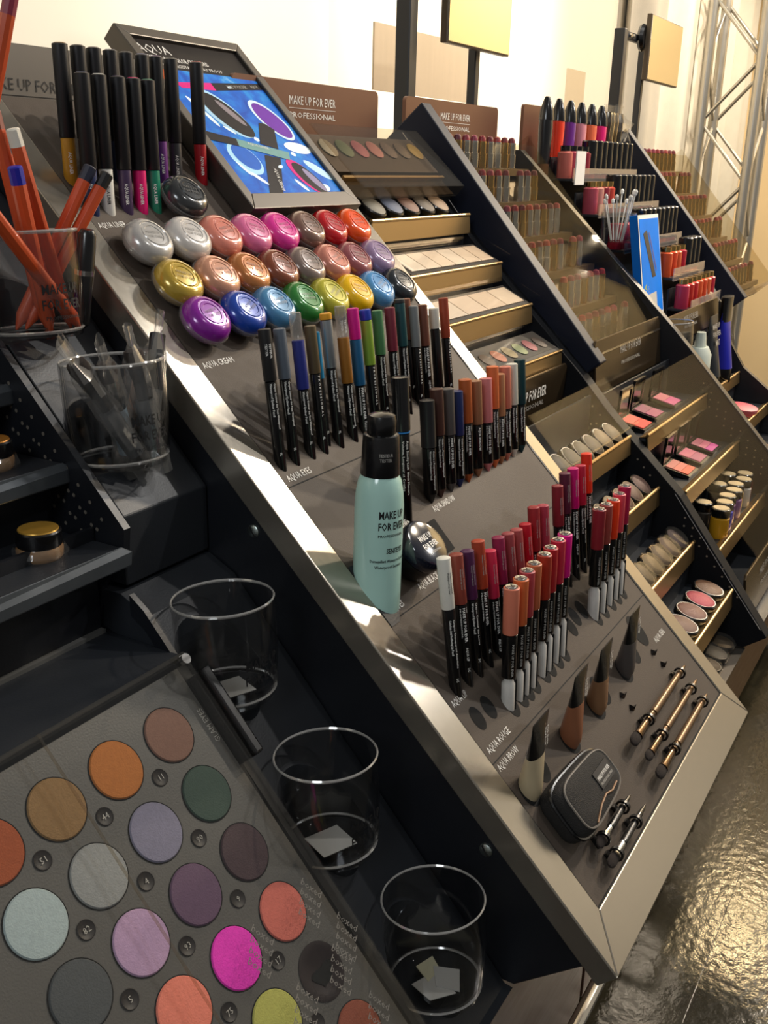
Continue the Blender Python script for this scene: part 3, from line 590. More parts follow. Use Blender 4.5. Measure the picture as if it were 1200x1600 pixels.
sign(.373, .699, M_BROWNPL, 'bronze brown sign plate right of the framed advert', .5365, .105, M_WHITE, z0=.52)
sign(.779, 1.105, M_BROWNPL, 'bronze brown sign plate below the large yellow mirror', .942, .105, M_WHITE, z0=.52)
sign(1.217, 1.60, M_BROWNPL, 'olive brown sign plate behind the lip gloss tubes', 1.40, .105, M_WHITE, z0=.52, z1=.68)

# ================================================================== CUP STAND LEFT OF THE MAIN PANEL
st = thing('cup_stand', 'narrow black stepped stand holding the clear tumblers', 'stand', T((-.05, .3, -.05)))
o_ = Matrix.Translation((.05, -.3, .05))
SL = math.tan(math.radians(48))
CX = [(-.069, .307, .181), (-.069, .213, .077), (-.057, .124, -.023), (-.062, .414, .349), (-.064, .495, .439)]
low = MB().prism([(.083, -.053), (.090, -.052), (.115, -.023), (.358, .246), (.384, .259), (.60, .259), (.60, -.053)], -.103, .0025, o_).build('lower_slope', M_BLACKS, st, smooth=False)
up = MB().prism([(.385, .262), (.385, .318), (.56, .506), (.62, .56), (.62, .262)], -.094, .0025, o_).build('upper_box', M_BLACKS, st, smooth=False)
bevel(low, .002); bevel(up, .003)
# flat sockets for the tumblers: bore the slopes, stand each tumbler on a short black foot
for i, (x, y, z) in enumerate(CX):
    cu_ = MB().cyl(.0412, 0, .12, 40); me = cu_.mesh('bore', M_BLACKS)
    cut = bpy.data.objects.new('bore', me); COL.objects.link(cut); cut.matrix_world = T((x, y, z - .003))
    tgt = up if i > 2 else low
    bpy.context.view_layer.update()
    md = tgt.modifiers.new('bore', 'BOOLEAN'); md.operation = 'DIFFERENCE'; md.object = cut; md.solver = 'EXACT'
    tgt.modifiers.move(len(tgt.modifiers) - 1, 0)
    dg = bpy.context.evaluated_depsgraph_get(); ev = tgt.evaluated_get(dg)
    tgt.modifiers.remove(md) if False else None
    n2 = bpy.data.meshes.new_from_object(ev); 
    tgt.modifiers.clear(); tgt.data = n2
    bpy.data.objects.remove(cut)
    if i < 3: MB().lathe([(.018, -.040), (.024, -.0035)], 28, T((x, y, z))).build('foot', M_BLACKS, st, o_)
MB().prism([(.09, -.045), (.115, -.018), (.358, .252), (.372, .262), (.372, .245), (.358, .236), (.12, -.04)], -.106, -.101, o_).build('side_lip', M_BLACK, st, smooth=False)
ME_TUM = None
def tumbler(x, y, z, label, mark=True, stick=0):
    ro = thing('tumbler', label, 'tumbler', T((x, y, z)) @ Rot(-4, 'X'), 'clear plastic tumblers on the black stand')
    H = .080
    b_ = MB().lathe([(.0335, .0005), (.0350, .0005), (.0375, .012), (.0395, .045), (.0395, H), (.0383, H), (.0383, .045), (.0362, .013), (.034, .004), (.0, .004)], 44, cap0=True, cap1=False)
    b_.build('cup', M_CUP, ro)
    MB().lathe([(.0380, H - .0004), (.0388, H + .0008), (.0396, H - .0004), (.0388, H - .0018), (.0380, H - .0004)], 44, cap0=False, cap1=False).build('rim', M_RIM, ro)
    MB().lathe([(.0350, .004), (.0365, .0058), (.0350, .0066), (.0340, .0055), (.0350, .004)], 44, cap0=False, cap1=False).build('base_ring', M_RIM, ro)
    if mark:
        wrap('MAKE UP', .0105, .032, .0396, math.radians(262), .034, M_DARKPR, ro); wrap('FOR EVER', .0105, .034, .0396, math.radians(262), .0225, M_DARKPR, ro)
        wrap('PROFESSIONAL', .0038, .030, .0396, math.radians(262), .0150, M_DARKPR, ro)
    if stick == 1: MB().slab([(-.021, 0), (0, -.021), (.021, 0), (0, .021)], .0042, .0046, Rot(20, 'Z')).build('paper_sticker', M_PAPER, ro, smooth=False)
    if stick == 2:
        MB().slab([(-.020, -.006), (-.004, -.020), (.006, .006), (-.012, .014)], .0042, .0048).build('paper_scrap', M_PAPER, ro, smooth=False)
        MB().slab([(-.002, -.022), (.018, -.012), (.012, .008), (-.006, -.004)], .0048, .0060).build('paper_scrap', M_PAPER, ro, smooth=False)
        MB().slab([(-.004, .004), (.012, .002), (.022, .014), (.006, .020)], .0044, .0052).build('paper_scrap', mat('cream_paper', '#c9c3a4', .7), ro, smooth=False)
    return ro
tumbler(*CX[0], 'empty clear tumbler nearest the brushes with a white square sticker inside', True, 1)
tumbler(*CX[1], 'empty clear tumbler in the middle of the three empty ones', True, 1)
tumbler(*CX[2], 'empty clear tumbler at the bottom holding three paper scraps', False, 2)
tumbler(*CX[3], 'clear tumbler full of brushes wrapped in plastic film', True, 0)
tumbler(*CX[4], 'clear tumbler holding orange pencils at the left edge', True, 0)

def cpt(px, a, bq):  # two points -> matrix with z along a->b
    a, bq = Vector(a), Vector(bq); d = (bq - a).normalized(); x = d.orthogonal().normalized(); y = d.cross(x)
    return frame(a, x, y, d), (bq - a).length
G = 'orange pencils in the tumbler at the left edge'
OR = [((-.050, .500, .443), (-.078, .506, .604), '#8a4a3c', 'orange pencil with faded brown tip at the left edge', .0055, 0),
      ((-.036, .488, .443), (-.072, .494, .592), '#d8d3c6', 'orange pencil with white end leaning left', .0052, 0),
      ((-.040, .505, .443), (-.066, .514, .586), '#1a2036', 'orange pencil with dark navy end behind the white ended one', .0048, 0),
      ((-.062, .482, .443), (-.085, .480, .566), '#1b1f9a', 'orange pencil with royal blue end at the left edge', .0055, 0),
      ((-.070, .512, .443), (.001, .492, .566), '#1b2035', 'orange pencil with navy end leaning right', .0054, 0),
      ((-.064, .508, .443), (.011, .484, .561), '#141416', 'orange pencil with black end leaning right beside the navy one', .0052, 0),
      ((-.1, .55, .446), (-.0555, .502, .682), '#8d3346', 'long orange pencil with dark pink end rising out of the frame', .0056, 0),
      ((-.045, .468, .446), (-.145, .474, .572), '#c96a4a', 'orange pencil slanting left across the front of the tumbler', .0055, 0)]
M_ORG = mat('orange_pencil_paint', '#bf4a20', .35, var=.08, vscale=80, coat=.3)
for a_, b_, col, lab, r, q in OR:
    Mx, L = cpt(None, a_, b_); ro = thing('orange_pencil', lab, 'pencil', Mx, G)
    MB().lathe([(.001, 0), (r, .012), (r, L - .013)], 10).build('barrel', M_ORG, ro); MB().lathe([(r, L - .013), (r, L - .001), (r * .8, L)], 10).build('end_cap', cm(col), ro)
    text_cyl((('MAKE UP FOR EVER', .003, .03, 0),), r, 0.6, L - .03, ro, M_DARKPR)
Mx, L = cpt(None, (-.032, .482, .443), (-.028, .470, .520))
ro = thing('black_pen', 'black pen standing low among the orange pencils', 'pen', Mx)
MB().lathe([(.004, 0), (.0075, .004), (.0075, L - .004), (.005, L)], 14).build('barrel', M_PLASTIC, ro); MB().lathe([(.0078, L * .55), (.0078, L * .6)], 14).build('ring', M_SILVER, ro)

G = 'film wrapped brushes in the tumbler'
BR = [((-.056, .395, .345), (-.108, .410, .436), 'wrapped brush with round black head leaning far left', 0), ((-.058, .408, .345), (-.086, .402, .432), 'wrapped brush with blue white label and round black head', 1),
      ((-.046, .392, .345), (-.055, .404, .438), 'wrapped black brush standing in the centre of the tumbler', 0), ((-.050, .400, .345), (-.018, .412, .443), 'wrapped square ended black pencil leaning right', 2), ((-.060, .415, .345), (-.033, .420, .415), 'wrapped slim pencil with pinkish end behind the others', 3)]
M_FILM2 = clear('brush_film', (.97, .97, .97), .12, .10, .6, veil=.06)
def sleeve(b_, L, r):
    n = 14; K = 8; vs = []; fs = []
    for k in range(K + 1):
        z = -.004 + (L + .022) * k / K
        for i in range(n):
            a = 2 * PI * i / n; rr = r * (1.25 + .25 * math.sin(3 * a + k * 1.7) + .12 * random.uniform(-1, 1)); fl = 1 if k < K - 1 else .35
            vs.append((rr * math.cos(a) * 1.25, rr * math.sin(a) * fl * .95, z))
    for k in range(K):
        for i in range(n): fs.append((k * n + i, k * n + (i + 1) % n, (k + 1) * n + (i + 1) % n, (k + 1) * n + i))
    return b_.add(vs, fs)
for a_, b_, lab, kind in BR:
    Mx, L = cpt(None, a_, b_); ro = thing('wrapped_brush' if kind < 2 else 'wrapped_pencil', lab, 'brush' if kind < 2 else 'pencil', Mx, G)
    if kind < 2:
        MB().lathe([(.0035, 0), (.0042, L * .5), (.0052, L * .72)], 12).build('handle', M_PLASTIC, ro)
        MB().lathe([(.0046, L * .72), (.0062, L * .78), (.0066, L * .84)], 14).build('ferrule', M_SILVER if kind else M_PLASTIC, ro)
        MB().lathe([(.0064, L * .84), (.0080, L * .92), (.0072, L * .98), (.003, L)], 14).build('bristles', M_BRIS, ro)
    else:
        rr = .0062 if kind == 2 else .0042
        MB().lathe([(rr, 0), (rr, L), (rr * .9, L + .001)], 8 if kind == 2 else 14).build('barrel', M_CAPBLK if kind == 2 else cm('#b08a76'), ro, smooth=False)
    MB().lathe([(.0072, L * .16), (.0072, L * .58)], 12, cap0=False, cap1=False).build('paper_label', mat('pale_label_%d' % kind, ('#3a3f44', '#8fa6b6', '#5d6062', '#b9a394')[kind], .5), ro)
    sleeve(MB(), L, .0078).build('film_sleeve', M_FILM2, ro, angle=12)

# ================================================================== LEFT SHELF UNIT WITH EYESHADOW TESTER
un = thing('shelf_unit', 'black stepped shelf unit at the left edge with small gold jars', 'shelf', T((-.25, .3, -.05)))
o2 = T((.25, -.3, .05)); M_PERF = mat('perforated_black', '#191a1d', .5, var=.3, vscale=30)
for k, (y, z) in enumerate(((.375, .300), (.430, .356), (.484, .409))):
    MB().box(-.55, -.108, y + .002, y + .075, z - .004, z).build('shelf_board', M_BLACKS, un, o2, smooth=False)
    r_ = .006
    lp = MB().add([(-.55, y, z + .001), (-.108, y, z + .001), (-.100, y - .004, z - .004), (-.102, y - .004, z - .015), (-.55, y - .004, z - .015),
                   (-.55, y + .0025, z - .001), (-.108, y + .0025, z - .001), (-.102, y - .0015, z - .005), (-.103, y - .0015, z - .016), (-.55, y - .0015, z - .016)],
                  [(0, 4, 3, 2, 1), (5, 6, 7, 8, 9), (0, 1, 6, 5), (1, 2, 7, 6), (2, 3, 8, 7), (3, 4, 9, 8)])
    bevel(lp.build('shelf_lip', M_STEELDK if False else mat('dark_steel_lip', '#4c5156', .36, .5, var=.15, vscale=40, rvar=.08), un, o2, smooth=False), .001)
    MB().box(-.55, -.106, y + .072, y + .076, z - .07, z + .055).build('riser', M_BLACK, un, o2, smooth=False)
sp = MB().prism([(.30, -.05), (.335, .205), (.405, .228), (.40, .262), (.375, .296), (.373, .314), (.49, .436), (.56, .50), (.62, .50), (.62, -.05)], -.106, -.0995, o2)
sp.build('side_panel', M_BLACK, un, smooth=False)
pf = MB(); 
for i in range(6):
    for j in range(9):
        y = .395 + j * .011 + (i % 2) * .0055; z = .318 + (j * .0115) - i * .009
        if z > .30 and (z - .30) < (y - .36): pf.disc(.0016, 8, T((-.1064, y, z)) @ Rot(-90, 'Y'))
p_ = pf.build('perforation', M_GREYPL, un, o2, smooth=False); p_['kind'] = 'stuff'
MB().box(-.55, -.105, .318, .407, .220, .2245).build('deck', M_BLACKS, un, o2, smooth=False)
MB().box(-.55, -.107, .403, .407, .2245, .31).build('riser', M_BLACK, un, o2, smooth=False)
MB().box(-.55, -.107, .398, .403, .2245, .2275).build('deck_strip', mat('grey_strip', '#5a5a58', .5), un, o2, smooth=False)
MB().prism([(.330, .2205), (.318, .2205), (.113, -.052), (.30, -.052)], -.55, -.107, o2).build('base_body', M_BLACK, un, smooth=False)
def gold_jar(x, y, z, label, top='#b28a3a', wrapcol='#8f6d4a'):
    ro = thing('pigment_jar', label, 'jar', T((x, y, z)), 'gold pigment jars on the left shelves')
    MB().lathe([(.0150, 0), (.0165, .002), (.0168, .008), (.0150, .011)], 26).build('jar_body', mat('amber_jar', wrapcol, .15, var=.2, coat=.6), ro)
    MB().lathe([(.0158, .010), (.0162, .011), (.0162, .0205), (.0150, .0216)], 28).build('lid', M_PLASTIC, ro)
    MB().lathe([(.0146, .0214), (.0140, .0224), (0, .0224)], 28, cap1=False).build('lid_disc', mat('gold_disc_' + top, top, .35, .6, var=.2, vscale=200), ro)
    b_ = MB(); n = 22; vs = []; fs = []
    for k in range(4):
        for i in range(n):
            a = 2 * PI * i / n; rr = (.0185, .0195, .0182, .0170)[k] + random.uniform(-.0011, .0014); vs.append((rr * math.cos(a), rr * math.sin(a), (.0004, .004, .008, .0105)[k]))
    for k in range(3):
        for i in range(n): fs.append((k * n + i, k * n + (i + 1) % n, (k + 1) * n + (i + 1) % n, (k + 1) * n + i))
    b_.add(vs, fs).build('seal_film', M_FILM, ro, angle=15); return ro
gold_jar(-.153, .410, .300, 'small gold topped jar with black lid on the lowest left shelf')
gold_jar(-.146, .462, .356, 'amber gold jar on the middle left shelf at the edge of view', '#a5702c', '#9a5e1c')
# tester tray
B48 = math.radians(48); TM_ = frame((0, .085 * math.sin(B48), -.085 * math.cos(B48)), (1, 0, 0), (0, math.cos(B48), math.sin(B48)), (0, -math.sin(B48), math.cos(B48)))
te = thing('eyeshadow_tester', 'sloping grey eyeshadow tester tray with round pans', 'tester', TM_ @ T((-.2, .2, 0))); to = T((.2, -.2, 0))
M_TRAY = mat('tester_grey', '#4b4946', .5, var=.10, vscale=12, bump=.1, bscale=700)
tray = MB().box(-.40, -.120, .03, .376, -.008, 0).build('tray', M_TRAY, te, to, smooth=False)
PC = {(0, 0): ('#7d5a4c', 0), (1, 0): ('#b06a2c', .3), (2, 0): ('#8a6a42', .3), (3, 0): ('#9c4a22', .2), (0, 1): ('#2f453c', 0), (1, 1): ('#7d7a90', .1), (2, 1): ('#8e9090', .3), (3, 1): ('#a3b2b5', .3), (0, 2): ('#3e2a31', 0), (1, 2): ('#604660', .1), (2, 2): ('#b393b6', .1), (3, 2): ('#43474a', 0), (0, 3): ('#c9675a', 0), (1, 3): ('#e62bbb', 0), (2, 3): ('#e07c68', 0), (0, 4): (None, 0), (1, 4): ('#a9a852', 0), (2, 4): ('#6f7f55', 0), (0, 5): ('#84402a', 0), (1, 5): ('#85684f', 0), (3, 3): ('#74798a', 0)}
num = {(0, 0): '11', (1, 0): '44', (2, 0): '51', (0, 1): '90', (1, 1): '4', (2, 1): '82', (3, 1): '70', (0, 2): '9', (1, 2): '93', (2, 2): '5', (0, 3): '17', (1, 3): '75'}
uM = lambda i: (-.1583, -.2092, -.2596, -.3085)[i]
vM = lambda j: (.3390, .2910, .2435, .1955, .1478, .1003)[j]
ME_PAN = MB().lathe([(.0198, -.0008), (.0198, .0002), (.0190, .0012), (.012, .0016), (0, .0017)], 34, cap1=False).mesh('pan', M_WHITE)
ME_RING = MB().lathe([(.0197, .0001), (.0205, .0001), (.0204, .0003), (.0199, .0004)], 34, cap0=False, cap1=False).mesh('pan_ring', M_HOLE)
for (i, j), (col, mt) in PC.items():
    u, v = uM(i), vM(j)
    if v < .06: continue
    c = T((u, v, .0002))
    if col: 
        mm = mat('pressed_' + col, col, .75, mt * .5, var=.16, vscale=420, bump=.25, bscale=900); pn = put('pan', ME_PAN, te, to @ c, None, mm)
        put('pan_ring', ME_RING, pn, T((0, 0, 0)))
    else:
        pn = MB().lathe([(.0198, .0003), (.0150, .0004), (.014, .0001), (0, .0001)], 34, cap0=False, cap1=False).build('pan', mat('scraped_pan', '#241a1c', .4, .3, var=.5, vscale=90), te, to @ c, label='empty scraped dark pan')
        MB().flat([(.011 * math.cos(a) * (.8 + .3 * math.sin(3 * a)), .011 * math.sin(a) * (.8 + .3 * math.cos(2 * a)) - .003) for a in [2 * PI * k / 18 for k in range(18)]], .0005).build('worn_patch', M_HOLE, pn, smooth=False)
    if i < 3 and j < 5:
        w_ = MB().lathe([(.0062, .0004), (.0058, .0007), (.0050, .0002), (0, .0001)], 18, cap0=False, cap1=False).build('number_well', mat('well_dark', '#2a2625', .5, var=.2, spec=.3), te, to @ T((u - .0255, v - .0245 + .004, .0002)))
        if (i, j) in num: text(num[(i, j)], .0055, M_GREYPR, w_, T((0, -.002, .0008)), align='C')
cv = bevel(MB().box(-.40, -.114, .03, .384, .0085, .0105).build('acrylic_cover', M_ACR, te, to, smooth=False), .0005)
MB().box(-.118, -.114, .03, .384, -.006, .0085).build('acrylic_side', M_ACRB, te, to, smooth=False)
MB().box(-.40, -.114, .381, .384, -.004, .0085).build('acrylic_end', M_ACRB, te, to, smooth=False)
MB().box(-.2515, -.250, .03, .384, .0106, .0120).build('acrylic_joint', M_ACRB, te, to, smooth=False)
bevel(MB().box(-.113, -.104, .292, .366, -.010, .014).build('hinge_block', M_PLASTIC, te, to, smooth=False), .002)
MB().lathe([(.004, 0), (.004, .004)], 14).build('knob', M_SILVER, te, to @ T((-.120, .378, .0105)))
M_FAINT = mat('faint_grey', '#6e6a64', .7)  # faint grey lettering repeated on the tester cover
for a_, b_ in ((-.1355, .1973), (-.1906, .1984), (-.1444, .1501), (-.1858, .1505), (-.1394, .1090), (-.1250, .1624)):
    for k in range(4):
        text('boxed', .0070, M_FAINT, te, to @ T((a_ - .006 - k * .0052, b_ + .006 - k * .0045, .0107)) @ Rot(-66, 'Z'), width=.019, name='faint_lettering')
text('GLAM EYES', .007, M_GREYPR, te, to @ T((-.1215, .315, .0003)) @ Rot(90, 'Z'), width=.028)
# ================================================================== EYESHADOW SHELVES (second display)
def shelf_set(name, label, x0, x1, lips, o, lipm, hlip=.026, depth=.062, base=True, groove=True):
    """stepped shelves: lips = [(y,z)] of front top edges; each shelf its own board, lip and riser"""
    ro = thing(name, label, 'shelf', T(((x0 + x1) / 2, .3, -.05))); q = T((-(x0 + x1) / 2, -.3, .05))
    for y, z in lips:
        MB().box(x0, x1, y + .003, y + depth, z - .009, z - .005).build('shelf_board', M_BLACKS, ro, q, smooth=False)
        lp = MB().prism([(y, z), (y + .012, z - .0035), (y + .012, z - .006), (y + .002, z - .0035), (y - .001, z - hlip), (y - .003, z - hlip)], x0, x1)
        bevel(lp.build('shelf_lip', lipm, ro, q, smooth=False), .0008)
        MB().cyl(.0026, x0, x1, 10, T((0, y + .001, z - .0005)) @ Rot(90, 'Y')).build('rail', lipm, ro, q)
        MB().box(x0, x1, y + depth, y + depth + .003, z - .07, z + .05).build('riser', M_BLACKS, ro, q, smooth=False)
    return ro, q
def perf(ro, q, x, spots, name='perforation'):
    b_ = MB()
    for y, z in spots: b_.disc(.0015, 8, T((x, y, z)) @ Rot(-90, 'Y'))
    p = b_.build(name, mat('perforation_light', '#80766a', .5), ro, q, smooth=False); p['kind'] = 'stuff'
X0, X1 = .472, .742
s2, q2 = shelf_set('eyeshadow_shelf', 'stepped eyeshadow shelves with bronze lips right of the taupe panel', X0, X1, [(.512, .507), (.458, .444), (.408, .390), (.358, .330), (.247, .222), (.199, .156), (.142, .088), (.083, .029)], 0, M_GOLD)
MB().prism([(.075, -.055), (.075, .008), (.30, .20), (.30, .27), (.345, .275), (.58, .53), (.60, .57), (.64, .57), (.64, -.055)], X0 - .012, X0 - .002, q2).build('side_panel', M_BLACK, s2, smooth=False)
rp = MB().prism([(.060, -.055), (.030, -.032), (.170, .146), (.283, .250), (.314, .283), (.330, .300), (.64, .60), (.64, -.055)], .746, .772, q2)
bevel(rp.build('side_panel', M_BOARD, s2, smooth=False), .001)
perf(s2, q2, .7455, [(.295 + .012 * i + .004 * (j % 2), .245 + .011 * i - .013 * j) for i in range(3) for j in range(3)] + [(.16 - .012 * i, .118 - .0125 * i - .012 * (j % 3)) for i in range(8) for j in range(2)] + [(.235 - .01 * i, .19 - .01 * i) for i in range(3)])
MB().tube([(.7455, .178, .150), (.7455, .040, -.022)], .0008, 6).build('edge_trim', M_SILVER, s2, q2)
MB().box(X0, X1, .055, .30, -.055, -.0515).build('base_tray', M_STEELDK, s2, q2, smooth=False)
sg = MB(); A_ = frame((0, .352, .262), (1, 0, 0), (0, -.05, 1), (0, -1, -.05))
bevel(MB().slab([(X0, -.03), (X1 - .03, -.03), (X1, -.002), (X1, .046), (X1 - .008, .052), (X0, .052)], -.002, .002, q2 @ A_).build('sign_front', M_GOLDMIR, s2, smooth=False), .001)
text('MAKE UP FOR EVER', .020, M_WHITE, s2, q2 @ A_ @ T((.608, .020, .0025)), True, width=.12, align='C'); text('PROFESSIONAL', .009, M_GREYPR, s2, q2 @ A_ @ T((.608, .008, .0025)), width=.11, align='C')
# top compact with seven pans under acrylic
def pods_row(xs, y, z, cols, names, cat_label, group, r=.0175, tilt=38, glit=0.35, clearlid=False):
    for i, x in enumerate(xs):
        col, nm = cols[i], names[i]
        ro = thing('eyeshadow_pot', cat_label % nm, 'pot', T((x, y, z)) @ Rot(tilt, 'X'), group)
        MB().lathe([(r * .85, 0), (r * 1.08, .002), (r * 1.1, .009), (r * 1.02, .0105)], 22).build('pot_case', M_PLASTIC, ro)
        MB().lathe([(r, .0100), (r * .8, .0122), (0, .0128)], 22, cap1=False).build('powder', mat('glit_%s_%s' % (col, glit), tuple(c_ * (.17 if glit > .5 else .40) for c_ in lin(col)), .42, glit, var=.3, vscale=500, bump=.4, bscale=900), ro)
        if clearlid: MB().lathe([(r * 1.12, .004), (r * 1.14, .012), (r * .9, .0165), (0, .0172)], 20, cap0=False, cap1=False).build('clear_lid', M_ACRB, ro)
tt = thing('eyeshadow_palette', 'long palette of seven coloured pans under a smoky acrylic box', 'palette', T((.612, .590, .585)) @ Rot(42, 'X'))
MB().box(-.135, .130, -.034, .030, -.006, 0).build('tray', mat('bronze_tray', '#4b3d30', .4, .3), tt, smooth=False)
for i, c in enumerate(('#8d8674', '#56694d', '#a4596b', '#ac6f6f', '#5b4a42', '#594a3c', '#a3893e')):
    MB().lathe([(.0150, 0), (.0150, .0015), (.010, .003), (0, .0032)], 22, T((-.112 + i * .0372, .006, 0)), cap1=False).build('pan', mat('pan_' + c, c, .6, .2, var=.25, vscale=300), tt)
MB().box(-.138, .132, -.074, .032, .013, .0150).build('acrylic_cover', M_ACRB, tt, smooth=False)
MB().box(-.138, .132, -.076, -.074, -.004, .0150).build('acrylic_front', M_ACRB, tt, smooth=False)
MB().box(-.135, .130, -.072, -.046, -.010, -.004).build('bronze_bar', M_GOLDMIR, tt, smooth=False); MB().box(-.135, .130, -.046, -.042, -.010, .002).build('bronze_bar', M_GOLD, tt, smooth=False); MB().box(-.135, .130, -.072, .030, -.030, -.010).build('riser', M_BLACKS, tt, smooth=False)
pods_row([.512, .556, .600, .643, .685], .540, .515, ['#8d897c', '#56698f', '#8a5a47', '#6b5c4c', '#b99877'], ['silver grey', 'dusty blue', 'bronze brown', 'olive taupe', 'sand beige'], '%s open eyeshadow pot tilted on the top bronze shelf', 'tilted eyeshadow pots on the top shelf', .0185, 34, .3)
def palette(x0, x1, y, z, label, cols, tilt=30, kind=0, d=.040):
    ro = thing('face_palette', label, 'palette', T(((x0 + x1) / 2, y, z)) @ Rot(tilt, 'X'), 'palettes on the bronze shelves'); w = (x1 - x0) / 2
    MB().box(-w, w, -.004, d + .004, -.004, 0).build('tray', mat('palette_tray', '#2a231e', .45, var=.2), ro, smooth=False)
    n = len(cols)
    for i, c in enumerate(cols):
        a = -w + .008 + (2 * w - .016) * i / n; b_ = -w + .006 + (2 * w - .016) * (i + 1) / n
        if kind == 0: bevel(MB().box(a, b_, .002, d - .002, 0, .0018).build('pan', mat('face_' + c, c, .55, var=.05, vscale=50), ro, smooth=False), .0006)
        else: MB().lathe([(.0125, 0), (.0125, .0012), (.008, .002), (0, .0022)], 20, T(((a + b_) / 2, d / 2, 0)), cap1=False).build('pan', mat('face_' + c, c, .5, .2, var=.3, vscale=200), ro)
    MB().box(-w - .004, w + .022, -.006, d + .010, .0085, .0105).build('acrylic_cover', M_ACR, ro, smooth=False)
    return ro
SK = ['#f8e6d0', '#f6e0c8', '#f3dac0', '#f4dec6', '#f0d6ba', '#edd0b2']
palette(.480, .735, .462, .448, 'pale skin tone palette under acrylic on the upper bronze shelf', SK, 26)
palette(.480, .735, .412, .394, 'pale peach palette under acrylic on the middle bronze shelf', ['#f0dcc6', '#efd6bd', '#ebd0b4', '#efd6ba'], 26)
palette(.480, .735, .362, .334, 'palette of round coloured pans on the lowest upper shelf', ['#4c3d31', '#5a4637', '#b06a4f', '#8a7a52', '#7f8a5e', '#a05a5e', '#4b3c34'], 26, 1)
# lower rows of glitter powder pots
LBL = '%s glitter eyeshadow pot on the %s bronze shelf'
def grow(y, z, cols, nms, shelf, r=.0175, xs=None, tilt=36, clr=False, gl=.55):
    xs = xs or [X0 + .052 + i * .0385 for i in range(len(cols))]
    pods_row(xs, y, z, cols, nms, '%s glitter pot on the ' + shelf, 'glitter eyeshadow pots on the lower shelves', r, tilt, gl, clr)
grow(.272, .222, ['#6f6353', '#7d725f', '#8d806a', '#8a7860', '#d8b98a', '#b9a179'], ['dark grey', 'pewter', 'silver beige', 'stone', 'bright champagne', 'pale gold'], 'topmost lower shelf beneath clear acrylic')
MB().box(X0, X1 + .012, .238, .240, .222, .224)
ac = thing('acrylic_guard', 'clear acrylic guard sloping over the topmost glitter pots', 'guard', T((.61, .262, .245)) @ Rot(46, 'X'))
MB().box(-.135, .140, -.016, .060, .012, .0140).build('sheet', clear('guard_sheet', (.97, .97, .96), .015, .03, .05), ac, smooth=False)
MB().box(-.135, .140, -.018, -.016, -.004, .0140).build('front_edge', M_ACRB, ac, smooth=False)
grow(.224, .156, ['#9a8a72', '#a08c6e', '#c4aa7e', '#b27f62', '#a87c66', '#986a5c'], ['smoky beige', 'khaki', 'gold', 'copper rose', 'bronze rose', 'dusty rose'], 'second lower shelf')
grow(.167, .088, ['#b0a58f', '#9c8f7c', '#c0ac86', '#a49079', '#b49a8b', '#8f7f8c'], ['wrapped ivory', 'wrapped grey', 'wrapped champagne', 'wrapped taupe', 'wrapped pink beige', 'iridescent lilac'], 'third lower shelf', clr=True)
grow(.110, .030, ['#7d4a34', '#8a4a3a', '#dd2352', '#8a5c38'], ['chestnut', 'brick red', 'crimson pink', 'copper brown'], 'fourth lower shelf', .0200, [.570, .615, .660, .705], 14, gl=.2)
grow(.085, -.050, ['#a08f79', '#b9b4ab', '#a08a66'], ['mirror beige', 'silver', 'antique gold'], 'bottom tray', .0175, [.640, .680, .718], 10, True)

